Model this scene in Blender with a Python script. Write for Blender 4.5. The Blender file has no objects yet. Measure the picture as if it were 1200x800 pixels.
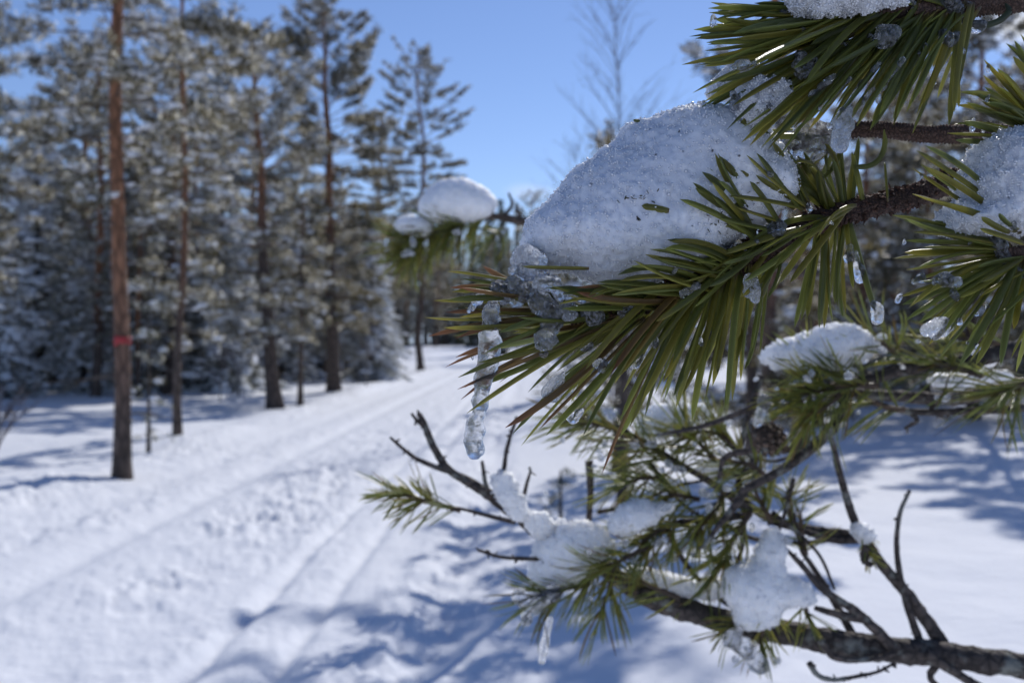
import bpy, math, random
import numpy as np
from mathutils import Vector, Matrix, noise as mnoise

SC = bpy.context.scene
COL = SC.collection
R = math.radians

# ------------------------------------------------------------------ camera, sky, sun, exposure
EYE = 1.5
cam_data = bpy.data.cameras.new('camera')
cam = bpy.data.objects.new('camera', cam_data)
COL.objects.link(cam)
cam.location = (0, 0, EYE)
cam.rotation_euler = (R(90), 0, 0)
cam_data.sensor_width = 36.0
cam_data.lens = 36.0
cam_data.clip_start = 0.02
cam_data.clip_end = 3000
cam_data.dof.use_dof = True
cam_data.dof.focus_distance = 0.32
cam_data.dof.aperture_fstop = 18.0
cam_data.dof.aperture_blades = 7
SC.camera = cam

SUN_AZ, SUN_EL = 22.0, 38.0
world = bpy.data.worlds.new('World')
SC.world = world
world.use_nodes = True
wn, wl = world.node_tree.nodes, world.node_tree.links
wn.clear()
w_out = wn.new('ShaderNodeOutputWorld')
w_bg = wn.new('ShaderNodeBackground')
w_sky = wn.new('ShaderNodeTexSky')
w_sky.sky_type = 'NISHITA'
w_sky.sun_disc = False
w_sky.sun_elevation = R(SUN_EL)
w_sky.sun_rotation = R(SUN_AZ)
w_sky.altitude = 900
w_sky.air_density = 1.0
w_sky.dust_density = 0.1
w_sky.ozone_density = 2.0
w_bg.inputs['Strength'].default_value = 0.103
# pale blue air low over the horizon and two small fair-weather clouds
w_tc = wn.new('ShaderNodeTexCoord')
w_sep = wn.new('ShaderNodeSeparateXYZ'); wl.new(w_tc.outputs['Generated'], w_sep.inputs[0])
w_low = wn.new('ShaderNodeMapRange'); w_low.interpolation_type = 'SMOOTHSTEP'
w_low.inputs['From Min'].default_value = 0.0; w_low.inputs['From Max'].default_value = 0.16
w_low.inputs['To Min'].default_value = 0.85; w_low.inputs['To Max'].default_value = 0.0
wl.new(w_sep.outputs['Z'], w_low.inputs['Value'])
w_mix = wn.new('ShaderNodeMix'); w_mix.data_type = 'RGBA'
wl.new(w_low.outputs[0], w_mix.inputs[0]); 
w_wb = wn.new('ShaderNodeMix'); w_wb.data_type = 'RGBA'; w_wb.blend_type = 'MULTIPLY'; w_wb.inputs[0].default_value = 1
wl.new(w_sky.outputs['Color'], w_wb.inputs[6]); w_wb.inputs[7].default_value = (.86, .90, 1.10, 1)
wl.new(w_wb.outputs[2], w_mix.inputs[6])
w_mix.inputs[7].default_value = (3.6, 4.9, 7.2, 1)
w_nz = wn.new('ShaderNodeTexNoise'); w_nz.inputs['Scale'].default_value = 22; w_nz.inputs['Detail'].default_value = 6
wl.new(w_tc.outputs['Generated'], w_nz.inputs['Vector'])
w_last = w_mix.outputs[2]
for (cpx, cpy, sx, sz, amount) in ((1205, 28, 26, 34, .95), (624, 226, 34, 110, .22)):
    c = Vector(((cpx-600)/1200, 1, -(cpy-400)/1200)).normalized()
    vs = wn.new('ShaderNodeVectorMath'); vs.operation = 'SUBTRACT'; wl.new(w_tc.outputs['Generated'], vs.inputs[0]); vs.inputs[1].default_value = c
    vm = wn.new('ShaderNodeVectorMath'); vm.operation = 'MULTIPLY'; wl.new(vs.outputs[0], vm.inputs[0]); vm.inputs[1].default_value = (sx, sx, sz)
    vl = wn.new('ShaderNodeVectorMath'); vl.operation = 'LENGTH'; wl.new(vm.outputs[0], vl.inputs[0])
    ma = wn.new('ShaderNodeMath'); ma.operation = 'MULTIPLY_ADD'; wl.new(w_nz.outputs['Fac'], ma.inputs[0]); ma.inputs[1].default_value = 1.6; wl.new(vl.outputs['Value'], ma.inputs[2])
    mr = wn.new('ShaderNodeMapRange'); mr.interpolation_type = 'SMOOTHSTEP'; wl.new(ma.outputs[0], mr.inputs['Value'])
    mr.inputs['From Min'].default_value = 1.0; mr.inputs['From Max'].default_value = 1.9; mr.inputs['To Min'].default_value = amount; mr.inputs['To Max'].default_value = 0.0
    mi = wn.new('ShaderNodeMix'); mi.data_type = 'RGBA'; wl.new(mr.outputs[0], mi.inputs[0]); wl.new(w_last, mi.inputs[6]); mi.inputs[7].default_value = (9.5, 9.6, 9.8, 1)
    w_last = mi.outputs[2]
wl.new(w_last, w_bg.inputs['Color'])
wl.new(w_bg.outputs['Background'], w_out.inputs['Surface'])

sun_data = bpy.data.lights.new('sun', 'SUN')
sun_data.energy = 3.4
sun_data.angle = R(0.53)
sun_data.color = (1.0, 0.965, 0.92)
sun = bpy.data.objects.new('sun', sun_data)
COL.objects.link(sun)
S_DIR = Vector((math.sin(R(SUN_AZ))*math.cos(R(SUN_EL)), math.cos(R(SUN_AZ))*math.cos(R(SUN_EL)), math.sin(R(SUN_EL))))
sun.rotation_euler = S_DIR.to_track_quat('Z', 'Y').to_euler()
sun.location = (6, 15, 20)

SC.view_settings.view_transform = 'Standard'
SC.view_settings.look = 'None'
SC.view_settings.gamma = 1.0
SC.view_settings.use_curve_mapping = False
SC.view_settings.exposure = 0.0
SC.render.engine = 'CYCLES'
SC.cycles.use_denoising = True
SC.cycles.max_bounces = 20
SC.cycles.diffuse_bounces = 3
SC.cycles.glossy_bounces = 8
SC.cycles.transmission_bounces = 20
SC.cycles.transparent_max_bounces = 8
SC.cycles.sample_clamp_indirect = 60.0
SC.cycles.caustics_refractive = False
SC.cycles.caustics_reflective = False

# ------------------------------------------------------------------ helpers
def P(px, py, d):
    """a point of the photograph at its real distance d in front of the lens"""
    return np.array(((px-600)/1200*d, d, EYE-(py-400)/1200*d))

def PL(pts, d=None):
    return np.array([P(p[0], p[1], p[2] if len(p) > 2 else d) for p in pts])

def rng(seed):
    return np.random.default_rng(seed)

class MB:
    """collects vertices, faces and a colour per vertex; build() links them as ONE mesh object"""
    def __init__(self):
        self.v, self.q, self.t, self.c, self.n = [], [], [], [], 0
        self.qm, self.tm = [], []
    def add(self, v, quads=None, tris=None, col=None, mat=0):
        v = np.asarray(v, float).reshape(-1, 3)
        if quads is not None and len(quads):
            q = np.asarray(quads, int).reshape(-1, 4)
            self.q.append(q + self.n); self.qm.append(np.full(len(q), mat))
        if tris is not None and len(tris):
            t = np.asarray(tris, int).reshape(-1, 3)
            self.t.append(t + self.n); self.tm.append(np.full(len(t), mat))
        c = np.ones((len(v), 3)) if col is None else np.broadcast_to(np.asarray(col, float), (len(v), 3))
        self.v.append(v); self.c.append(c); self.n += len(v)
    def mesh(self, name, mats, smooth=True, origin=None):
        v = np.concatenate(self.v) if self.v else np.zeros((0, 3))
        if origin is not None:
            v = v - np.asarray(origin)
        c = np.concatenate(self.c) if self.c else np.zeros((0, 3))
        q = np.concatenate(self.q) if self.q else np.zeros((0, 4), int)
        t = np.concatenate(self.t) if self.t else np.zeros((0, 3), int)
        qm = np.concatenate(self.qm) if self.qm else np.zeros(0, int)
        tm = np.concatenate(self.tm) if self.tm else np.zeros(0, int)
        me = bpy.data.meshes.new(name)
        me.vertices.add(len(v))
        me.vertices.foreach_set('co', v.astype(np.float32).ravel())
        li = np.concatenate((q.ravel(), t.ravel())).astype(np.int32)
        me.loops.add(len(li))
        me.loops.foreach_set('vertex_index', li)
        nq, nt = len(q), len(t)
        st = np.concatenate((np.arange(nq)*4, nq*4 + np.arange(nt)*3)).astype(np.int32)
        me.polygons.add(nq+nt)
        me.polygons.foreach_set('loop_start', st)
        me.polygons.foreach_set('material_index', np.concatenate((qm, tm)).astype(np.int32))
        me.polygons.foreach_set('use_smooth', np.full(nq+nt, smooth))
        a = me.color_attributes.new('tint', 'FLOAT_COLOR', 'POINT')
        a.data.foreach_set('color', np.concatenate((c, np.ones((len(c), 1))), 1).astype(np.float32).ravel())
        for m in (mats if isinstance(mats, (list, tuple)) else [mats]):
            me.materials.append(m)
        me.update(calc_edges=True)
        me.validate()
        return me
    def build(self, name, mats, parent=None, smooth=True, origin=None):
        o = bpy.data.objects.new(name, self.mesh(name, mats, smooth, origin))
        COL.objects.link(o)
        if parent is not None:
            o.parent = parent
        elif origin is not None:
            o.location = tuple(origin)
        return o

def tag(o, label=None, cat=None, group=None, kind=None):
    if label: o['label'] = label
    if cat: o['category'] = cat
    if group: o['group'] = group
    if kind: o['kind'] = kind
    return o

def thing(name, label, cat, loc=(0, 0, 0), rotz=0.0, group=None):
    o = bpy.data.objects.new(name, None)
    COL.objects.link(o)
    o.empty_display_size = 0.05
    o.location = tuple(loc); o.rotation_euler = (0, 0, rotz)
    return tag(o, label, cat, group)

def dup(root, loc, rotz, sc, label, group=None):
    r = root.copy(); COL.objects.link(r)
    r.location = tuple(loc); r.rotation_euler = (0, 0, rotz)
    r.scale = (sc, sc, sc) if np.isscalar(sc) else sc
    r['label'] = label
    if group: r['group'] = group
    elif 'group' in r: del r['group']
    for ch in list(root.children):
        c = ch.copy(); COL.objects.link(c); c.parent = r
    return r

def _hash(*ix):
    h = np.zeros(np.broadcast(*ix).shape, np.uint32)
    for k, i in enumerate(ix):
        h = (h ^ (i.astype(np.int64) & 0xffffffff).astype(np.uint32)) * np.uint32((0x9E3779B1, 0x85EBCA77, 0xC2B2AE3D)[k])
        h ^= h >> np.uint32(15)
    h *= np.uint32(0x27D4EB2F); h ^= h >> np.uint32(13)
    return h.astype(np.float64) / 4294967295.0

def vnoise(*xs):
    """smooth value noise in any dimension, -1..1"""
    i = [np.floor(x).astype(np.int64) for x in xs]
    f = [x - a for x, a in zip(xs, i)]
    f = [a*a*a*(a*(a*6-15)+10) for a in f]
    out = 0.0
    n = len(xs)
    for m in range(1 << n):
        w, ix = 1.0, []
        for k in range(n):
            b = (m >> k) & 1
            w = w * (f[k] if b else 1-f[k]); ix.append(i[k]+b)
        out = out + w*_hash(*ix)
    return out*2-1

def fbm(*xs, oct=4, gain=0.5):
    s, a, tot = 0.0, 1.0, 0.0
    for o in range(oct):
        s = s + a*vnoise(*[x*2.03**o + 17.3*o for x in xs]); tot += a; a *= gain
    return s/tot

def spline(pts, n):
    """Catmull-Rom through pts, n samples"""
    p = np.asarray(pts, float)
    if len(p) == 2:
        t = np.linspace(0, 1, n)[:, None]
        return p[0]*(1-t)+p[1]*t
    pp = np.vstack((2*p[0]-p[1], p, 2*p[-1]-p[-2]))
    u = np.linspace(0, len(p)-1, n)
    i = np.minimum(u.astype(int), len(p)-2); t = (u-i)[:, None]
    a, b, c, d = pp[i], pp[i+1], pp[i+2], pp[i+3]
    return 0.5*(2*b+(c-a)*t+(2*a-5*b+4*c-d)*t*t+(3*b-3*c+d-a)*t**3)

def frames(p):
    t = np.gradient(p, axis=0)
    t /= np.linalg.norm(t, axis=1, keepdims=True)+1e-12
    ref = np.array((0.13, 0.21, 0.97))
    if abs(np.mean(t @ ref)) > 0.9: ref = np.array((0.97, 0.2, 0.1))
    u = np.cross(t, ref); u /= np.linalg.norm(u, axis=1, keepdims=True)+1e-12
    return t, u, np.cross(t, u)

def tube(mb, p, r, sides=8, col=None, bump=None, mat=0):
    """a tube along p with radius r (per ring); bump(ang, s) gives a factor on the radius"""
    p = np.asarray(p, float); n = len(p)
    r = np.broadcast_to(np.asarray(r, float), (n,))
    t, u, w = frames(p)
    a = np.arange(sides)/sides*2*np.pi
    s = np.concatenate(([0], np.cumsum(np.linalg.norm(np.diff(p, axis=0), axis=1))))
    rr = r[:, None]*np.ones(sides)
    if bump is not None:
        rr = rr*bump(a[None, :], s[:, None])
    v = p[:, None]+rr[..., None]*(np.cos(a)[None, :, None]*u[:, None]+np.sin(a)[None, :, None]*w[:, None])
    i = np.arange(n-1)[:, None]*sides; k = np.arange(sides)[None]; k2 = (k+1) % sides
    q = np.stack((i+k, i+k2, i+sides+k2, i+sides+k), -1).reshape(-1, 4)
    vv = np.vstack((v.reshape(-1, 3), p[:1], p[-1:]))
    k = np.arange(sides); k2 = (k+1) % sides; e = n*sides; l = (n-1)*sides
    tr = np.concatenate((np.stack((k2, k, np.full(sides, e)), 1), np.stack((l+k, l+k2, np.full(sides, e+1)), 1)))
    mb.add(vv, q, tr, col, mat)

def needles(mb, B, T, W, bend=None, col=(.05, .07, .02), tip=None, rings=9, sides=6, seed=0, sheath=True):
    """many pine needles at once: base B, tip T, half width W, sideways bend"""
    g = rng(seed)
    B = np.asarray(B, float); T = np.asarray(T, float); n = len(B)
    if n == 0: return
    W = np.broadcast_to(np.asarray(W, float), (n,))
    bend = np.zeros((n, 3)) if bend is None else bend
    t = np.linspace(0, 1, rings)
    pos = B[:, None]*(1-t)[None, :, None]+T[:, None]*t[None, :, None]+bend[:, None]*(4*t*(1-t))[None, :, None]
    tan = (T-B)[:, None]+bend[:, None]*(4-8*t)[None, :, None]
    tan /= np.linalg.norm(tan, axis=2, keepdims=True)+1e-12
    ref = g.normal(size=(n, 1, 3))
    u = np.cross(tan, ref); u /= np.linalg.norm(u, axis=2, keepdims=True)+1e-12
    v = np.cross(tan, u)
    prof = np.interp(t, [0, .06, .25, .6, .85, .95, 1], [.75, .88, .98, 1, .90, .58, .05])
    a = np.arange(sides)/sides*2*np.pi
    cx = np.cos(a); cy = np.where(np.sin(a) > 0, np.sin(a)*0.75, np.sin(a)*0.22)
    if sides == 3: cy = np.sin(a)*0.6
    wr = W[:, None]*prof[None]
    vv = pos[:, :, None]+wr[:, :, None, None]*(cx[None, None, :, None]*u[:, :, None]+cy[None, None, :, None]*v[:, :, None])
    col = np.broadcast_to(np.asarray(col, float), (n, 3))
    tip = col if tip is None else np.broadcast_to(np.asarray(tip, float), (n, 3))
    m = np.clip((t-0.72)/0.28, 0, 1)[None, :, None]
    cc = col[:, None]*(1-m)+tip[:, None]*m
    if sheath:
        k = np.clip((0.07-t)/0.05, 0, 1)[None, :, None]
        cc = cc*(1-k)+np.array((.10, .06, .035))*k
    cc = np.repeat(cc[:, :, None], sides, 2)
    if sides >= 8:      # pale edges and darker groove; edge highlights are put into this colour
        e = np.abs(cx)[None, None, :, None]**4
        cc = cc*(.72+.95*e)+e*np.array((.03, .022, .0))
    i = (np.arange(n)*rings*sides)[:, None, None]; r_ = (np.arange(rings-1)*sides)[None, :, None]
    k = np.arange(sides)[None, None]; k2 = (k+1) % sides
    q = np.stack((i+r_+k, i+r_+k2, i+r_+sides+k2, i+r_+sides+k), -1).reshape(-1, 4)
    mb.add(vv.reshape(-1, 3), q, None, cc.reshape(-1, 3))

def surface_nets(f, origin, h):
    """closed quad mesh round the region f < 0 of a 3D grid"""
    ins = f < 0
    nx, ny, nz = f.shape
    acc = np.zeros((nx-1, ny-1, nz-1, 3), np.float32); cnt = np.zeros((nx-1, ny-1, nz-1), np.float32)
    def sl(o, s): return slice(o, s-1+o)
    for ax in range(3):
        oth = [k for k in range(3) if k != ax]
        for da in (0, 1):
            for db in (0, 1):
                o = [0, 0, 0]; o[oth[0]] = da; o[oth[1]] = db
                o2 = list(o); o2[ax] = 1
                s0 = tuple(sl(o[k], f.shape[k]) for k in range(3)); s1 = tuple(sl(o2[k], f.shape[k]) for k in range(3))
                a, b = f[s0], f[s1]
                m = ins[s0] != ins[s1]
                tt = np.where(m, a/np.where(m, a-b, 1), 0)
                cnt += m
                acc[..., ax] += tt
                acc[..., oth[0]] += m*da; acc[..., oth[1]] += m*db
    act = cnt > 0
    idx = -np.ones(act.shape, int)
    n = act.sum(); idx[act] = np.arange(n)
    ijk = np.argwhere(act)
    v = (ijk + acc[act]/cnt[act][:, None])*h + np.asarray(origin)
    quads = []
    for ax in range(3):
        a, b = [(1, 2), (2, 0), (0, 1)][ax]
        s0 = [slice(None)]*3; s1 = [slice(None)]*3
        s0[ax] = slice(0, f.shape[ax]-1); s1[ax] = slice(1, None)
        s0[a] = s1[a] = slice(1, f.shape[a]-1); s0[b] = s1[b] = slice(1, f.shape[b]-1)
        m = ins[tuple(s0)] != ins[tuple(s1)]
        flip = ins[tuple(s0)][m]
        c = np.argwhere(m); c[:, a] += 1; c[:, b] += 1
        def at(x, y):
            e = c.copy(); e[:, a] += x; e[:, b] += y
            return idx[e[:, 0], e[:, 1], e[:, 2]]
        q = np.stack((at(-1, -1), at(0, -1), at(0, 0), at(-1, 0)), 1)
        q[~flip] = q[~flip][:, ::-1]
        quads.append(q)
    return v, np.concatenate(quads)

def normals(v, q):
    n = np.cross(v[q[:, 2]]-v[q[:, 0]], v[q[:, 3]]-v[q[:, 1]])
    out = np.zeros_like(v)
    for k in range(4): np.add.at(out, q[:, k], n)
    return out/(np.linalg.norm(out, axis=1, keepdims=True)+1e-15)

def relax(v, q, it=2, k=0.5):
    for _ in range(it):
        s = np.zeros_like(v); c = np.zeros(len(v))
        for a in range(4):
            b = (a+1) % 4
            np.add.at(s, q[:, a], v[q[:, b]]); np.add.at(c, q[:, a], 1)
            np.add.at(s, q[:, b], v[q[:, a]]); np.add.at(c, q[:, b], 1)
        v = v*(1-k)+s/c[:, None]*k
    return v

def blob_field(balls, h, k=None, pad=3):
    """smooth union of ellipsoids (centre, radii); returns field, origin"""
    C = np.array([b[0] for b in balls]); RR = np.array([np.broadcast_to(np.asarray(b[1], float), 3) for b in balls])
    lo = (C-RR).min(0)-pad*h; hi = (C+RR).max(0)+pad*h
    n = np.ceil((hi-lo)/h).astype(int)+1
    gx, gy, gz = [lo[i]+np.arange(n[i])*h for i in range(3)]
    f = None
    for c, r in zip(C, RR):
        dx = ((gx-c[0])/r[0])[:, None, None]; dy = ((gy-c[1])/r[1])[None, :, None]; dz = ((gz-c[2])/r[2])[None, None]
        d = (np.sqrt(dx*dx+dy*dy+dz*dz)-1)*r.min()
        if f is None: f = d
        elif k:
            hh = np.clip(0.5+0.5*(f-d)/k, 0, 1)
            f = f*(1-hh)+d*hh-k*hh*(1-hh)
        else: f = np.minimum(f, d)
    return f, lo

def poly_dist(poly, X, Z):
    """signed distance to a closed outline, positive inside"""
    d = np.full(X.shape, 1e9); ins = np.zeros(X.shape, bool)
    n = len(poly)
    for i in range(n):
        a, b = poly[i], poly[(i+1) % n]
        e = b-a; L = e @ e
        t = np.clip(((X-a[0])*e[0]+(Z-a[1])*e[1])/L, 0, 1)
        d = np.minimum(d, np.hypot(X-a[0]-t*e[0], Z-a[1]-t*e[1]))
        c = (a[1] > Z) != (b[1] > Z)
        ins ^= c & (X < (b[0]-a[0])*(Z-a[1])/(b[1]-a[1]+1e-15)+a[0])
    return np.where(ins, d, -d)

# ------------------------------------------------------------------ materials
class NT:
    def __init__(self, name):
        self.m = bpy.data.materials.new(name); self.m.use_nodes = True
        self.t = self.m.node_tree; self.t.nodes.clear()
        self.out = self.n('ShaderNodeOutputMaterial')
    def n(self, kind, **kw):
        x = self.t.nodes.new(kind)
        for k, v in kw.items():
            if hasattr(x, k): setattr(x, k, v)
            else: x.inputs[k.replace('_', ' ')].default_value = v
        return x
    def l(self, a, b): self.t.links.new(a, b)

def noise_node(N, scale, detail=4, rough=0.55, coord='Object', dist=0.0):
    tc = N.n('ShaderNodeTexCoord')
    nz = N.n('ShaderNodeTexNoise'); nz.inputs['Scale'].default_value = scale; nz.inputs['Detail'].default_value = detail
    nz.inputs['Roughness'].default_value = rough; nz.inputs['Distortion'].default_value = dist
    N.l(tc.outputs[coord], nz.inputs['Vector'])
    return nz

def bump_chain(N, specs, coord='Object'):
    prev = None
    for scale, dist, strength in specs:
        nz = noise_node(N, scale, 3, 0.6, coord)
        b = N.n('ShaderNodeBump'); b.inputs['Distance'].default_value = dist; b.inputs['Strength'].default_value = strength
        N.l(nz.outputs['Fac'], b.inputs['Height'])
        if prev is not None: N.l(prev.outputs['Normal'], b.inputs['Normal'])
        prev = b
    return prev

def mat_snow(name, bumps, sss=0.0, radius=0.01, base=(.86, .87, .89), rough=0.55, coord='Object'):
    N = NT(name)
    p = N.n('ShaderNodeBsdfPrincipled')
    p.inputs['Base Color'].default_value = (*base, 1); p.inputs['Roughness'].default_value = rough
    p.inputs['IOR'].default_value = 1.31; p.inputs['Specular IOR Level'].default_value = 0.3
    if sss:
        p.inputs['Subsurface Weight'].default_value = sss
        p.inputs['Subsurface Radius'].default_value = (1.0, 1.05, 1.15)
        p.inputs['Subsurface Scale'].default_value = radius
    if bumps:
        N.l(bump_chain(N, bumps, coord).outputs['Normal'], p.inputs['Normal'])
    N.l(p.outputs[0], N.out.inputs['Surface'])
    return N.m

def mat_leaf(name, translucent=0.35, rough=0.38, var=0.0, spec=0.5, solid=False):
    N = NT(name)
    at = N.n('ShaderNodeAttribute'); at.attribute_name = 'tint'
    p = N.n('ShaderNodeBsdfPrincipled'); p.inputs['Roughness'].default_value = rough
    p.inputs['Specular IOR Level'].default_value = spec
    tr = N.n('ShaderNodeBsdfTranslucent'); mx = N.n('ShaderNodeMixShader'); mx.inputs[0].default_value = translucent
    if solid:      # light crosses two walls of a closed needle: each wall passes the square root
        sc = N.n('ShaderNodeGamma'); sc.inputs['Gamma'].default_value = 0.42
        N.l(at.outputs['Color'], sc.inputs['Color']); N.l(sc.outputs[0], tr.inputs['Color'])
    else:
        sc = N.n('ShaderNodeMix', data_type='RGBA', blend_type='MULTIPLY'); sc.inputs[0].default_value = 1
        sc.inputs[7].default_value = (2.25, 2.05, 1.5, 1)
        N.l(at.outputs['Color'], sc.inputs[6]); N.l(sc.outputs[2], tr.inputs['Color'])
    col = at.outputs['Color']
    if var:
        nz = noise_node(N, var, 3); hs = N.n('ShaderNodeHueSaturation')
        mr = N.n('ShaderNodeMapRange'); mr.inputs['To Min'].default_value = 0.55; mr.inputs['To Max'].default_value = 1.5
        N.l(nz.outputs['Fac'], mr.inputs['Value']); N.l(mr.outputs[0], hs.inputs['Value']); N.l(col, hs.inputs['Color'])
        col = hs.outputs['Color']
        b = N.n('ShaderNodeBump'); b.inputs['Distance'].default_value = .0002; b.inputs['Strength'].default_value = .5
        nb = noise_node(N, var*4, 2); N.l(nb.outputs['Fac'], b.inputs['Height']); N.l(b.outputs[0], p.inputs['Normal'])
    N.l(col, p.inputs['Base Color'])
    N.l(p.outputs[0], mx.inputs[1]); N.l(tr.outputs[0], mx.inputs[2]); N.l(mx.outputs[0], N.out.inputs['Surface'])
    return N.m

def mat_bark(name, scale, bump, rough=0.85, stretch=0.3, lichen=None):
    """bark: vertex tint broken up by plates and grain"""
    N = NT(name)
    at = N.n('ShaderNodeAttribute'); at.attribute_name = 'tint'
    tc = N.n('ShaderNodeTexCoord'); mp = N.n('ShaderNodeMapping'); mp.inputs['Scale'].default_value = (1, 1, stretch)
    N.l(tc.outputs['Object'], mp.inputs['Vector'])
    nz = N.n('ShaderNodeTexNoise'); nz.inputs['Scale'].default_value = scale; nz.inputs['Detail'].default_value = 5
    vo = N.n('ShaderNodeTexVoronoi'); vo.inputs['Scale'].default_value = scale*0.8; vo.feature = 'DISTANCE_TO_EDGE'
    N.l(mp.outputs[0], nz.inputs['Vector']); N.l(mp.outputs[0], vo.inputs['Vector'])
    mr = N.n('ShaderNodeMapRange'); mr.inputs['From Max'].default_value = 0.25
    mr.inputs['To Min'].default_value = 0.45; mr.inputs['To Max'].default_value = 1.1
    N.l(vo.outputs['Distance'], mr.inputs['Value'])
    m2 = N.n('ShaderNodeMapRange'); m2.inputs['To Min'].default_value = 0.5; m2.inputs['To Max'].default_value = 1.5
    N.l(nz.outputs['Fac'], m2.inputs['Value'])
    mu = N.n('ShaderNodeMath', operation='MULTIPLY'); N.l(mr.outputs[0], mu.inputs[0]); N.l(m2.outputs[0], mu.inputs[1])
    hs = N.n('ShaderNodeHueSaturation'); N.l(at.outputs['Color'], hs.inputs['Color']); N.l(mu.outputs[0], hs.inputs['Value'])
    col = hs.outputs['Color']
    if lichen:
        n2 = noise_node(N, scale*0.35, 4); cr = N.n('ShaderNodeMapRange'); cr.inputs['From Min'].default_value = .55; cr.inputs['From Max'].default_value = .66
        N.l(n2.outputs['Fac'], cr.inputs['Value'])
        mi = N.n('ShaderNodeMix', data_type='RGBA'); N.l(cr.outputs[0], mi.inputs[0]); N.l(col, mi.inputs[6]); mi.inputs[7].default_value = (*lichen, 1)
        col = mi.outputs[2]
    p = N.n('ShaderNodeBsdfPrincipled'); p.inputs['Roughness'].default_value = rough
    b = N.n('ShaderNodeBump'); b.inputs['Distance'].default_value = bump; b.inputs['Strength'].default_value = 0.8
    N.l(mu.outputs[0], b.inputs['Height']); N.l(b.outputs[0], p.inputs['Normal']); N.l(col, p.inputs['Base Color'])
    N.l(p.outputs[0], N.out.inputs['Surface'])
    return N.m

def mat_ice(name, scale, strength, rough=0.02, cloudy=0.0):
    N = NT(name)
    p = N.n('ShaderNodeBsdfPrincipled')
    p.inputs['Base Color'].default_value = (.97, .985, 1, 1); p.inputs['Roughness'].default_value = rough
    p.inputs['IOR'].default_value = 1.31; p.inputs['Transmission Weight'].default_value = 1.0
    b = bump_chain(N, [(scale, 0.0006, strength), (scale*3.1, 0.0002, strength*.8)])
    N.l(b.outputs['Normal'], p.inputs['Normal'])
    sh = p.outputs[0]
    if cloudy:
        dt = N.n('ShaderNodeBsdfTranslucent'); dt.inputs['Color'].default_value = (.95, .96, .98, 1)
        dd = N.n('ShaderNodeBsdfDiffuse'); dd.inputs['Color'].default_value = (.9, .92, .95, 1)
        d = N.n('ShaderNodeMixShader'); d.inputs[0].default_value = .4; N.l(dt.outputs[0], d.inputs[1]); N.l(dd.outputs[0], d.inputs[2])
        nz = noise_node(N, scale*1.3, 4); mr = N.n('ShaderNodeMapRange'); mr.inputs['From Min'].default_value = .36; mr.inputs['From Max'].default_value = .66; mr.inputs['To Max'].default_value = cloudy
        N.l(nz.outputs['Fac'], mr.inputs['Value'])
        mx = N.n('ShaderNodeMixShader'); N.l(mr.outputs[0], mx.inputs[0]); N.l(sh, mx.inputs[1]); N.l(d.outputs[0], mx.inputs[2]); sh = mx.outputs[0]
    N.l(sh, N.out.inputs['Surface'])
    return N.m

M_GROUND = mat_snow('snow_ground', [(2.2, .05, .5), (9, .02, .6), (38, .006, .6)], base=(.80, .82, .86), rough=.8)
M_SNOW = mat_snow('snow_fresh', [(1400, .0003, .5)], sss=1.0, radius=.004, base=(.68, .71, .77))
M_SNOWMID = mat_snow('snow_bough', [(350, .0008, .5)], sss=1.0, radius=.018, base=(.92, .925, .93))
M_GRAINSNOW = mat_snow('snow_crystal', None, base=(.80, .82, .86), rough=.3)
M_GLINT = mat_ice('ice_glint', 700, .5, .05, .85)
M_SNOWFAR = mat_snow('snow_tree', None, base=(.82, .84, .87))
M_GRAIN = mat_ice('snow_grain', 900, .2, .05)
M_NEEDLE = mat_leaf('needle', .55, .38, 500, .6, True)
M_NEEDLEMID = mat_leaf('needle_bough', .55, .32, 0, .5, True)
M_FOLIAGE = mat_leaf('foliage', .45, .40)
M_BARK = mat_bark('bark_twig', 900, .0006, .8, 1.0)
M_BARKMID = mat_bark('bark_bough', 160, .002, .85, 1.0, lichen=(.22, .22, .19))
M_TRUNK = mat_bark('bark_trunk', 14, .03, .9, .35)
M_LIMB = mat_bark('bark_limb', 20, .01, .9, 1.0)
M_ICE = mat_ice('ice_clear', 620, .8, .04, .38)
M_ICEROUGH = mat_ice('ice_bubbly', 900, 1.2, .10, .55)
M_ICECOL = mat_ice('ice_column', 460, 1.3, .01, .03)
M_BIRCH = mat_bark('bark_birch', 10, .004, .8, 2.5)
_pn = NT('red_paint'); _pp = _pn.n('ShaderNodeBsdfPrincipled'); _pp.inputs['Base Color'].default_value = (.40, .035, .035, 1); _pp.inputs['Roughness'].default_value = .6
_pn.l(_pp.outputs[0], _pn.out.inputs['Surface']); M_RED = _pn.m

# ------------------------------------------------------------------ the ground: one sheet of snow with the groomed trail in it
def sstep(a, b, x):
    t = np.clip((x-a)/(b-a), 0, 1); return t*t*(3-2*t)

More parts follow.
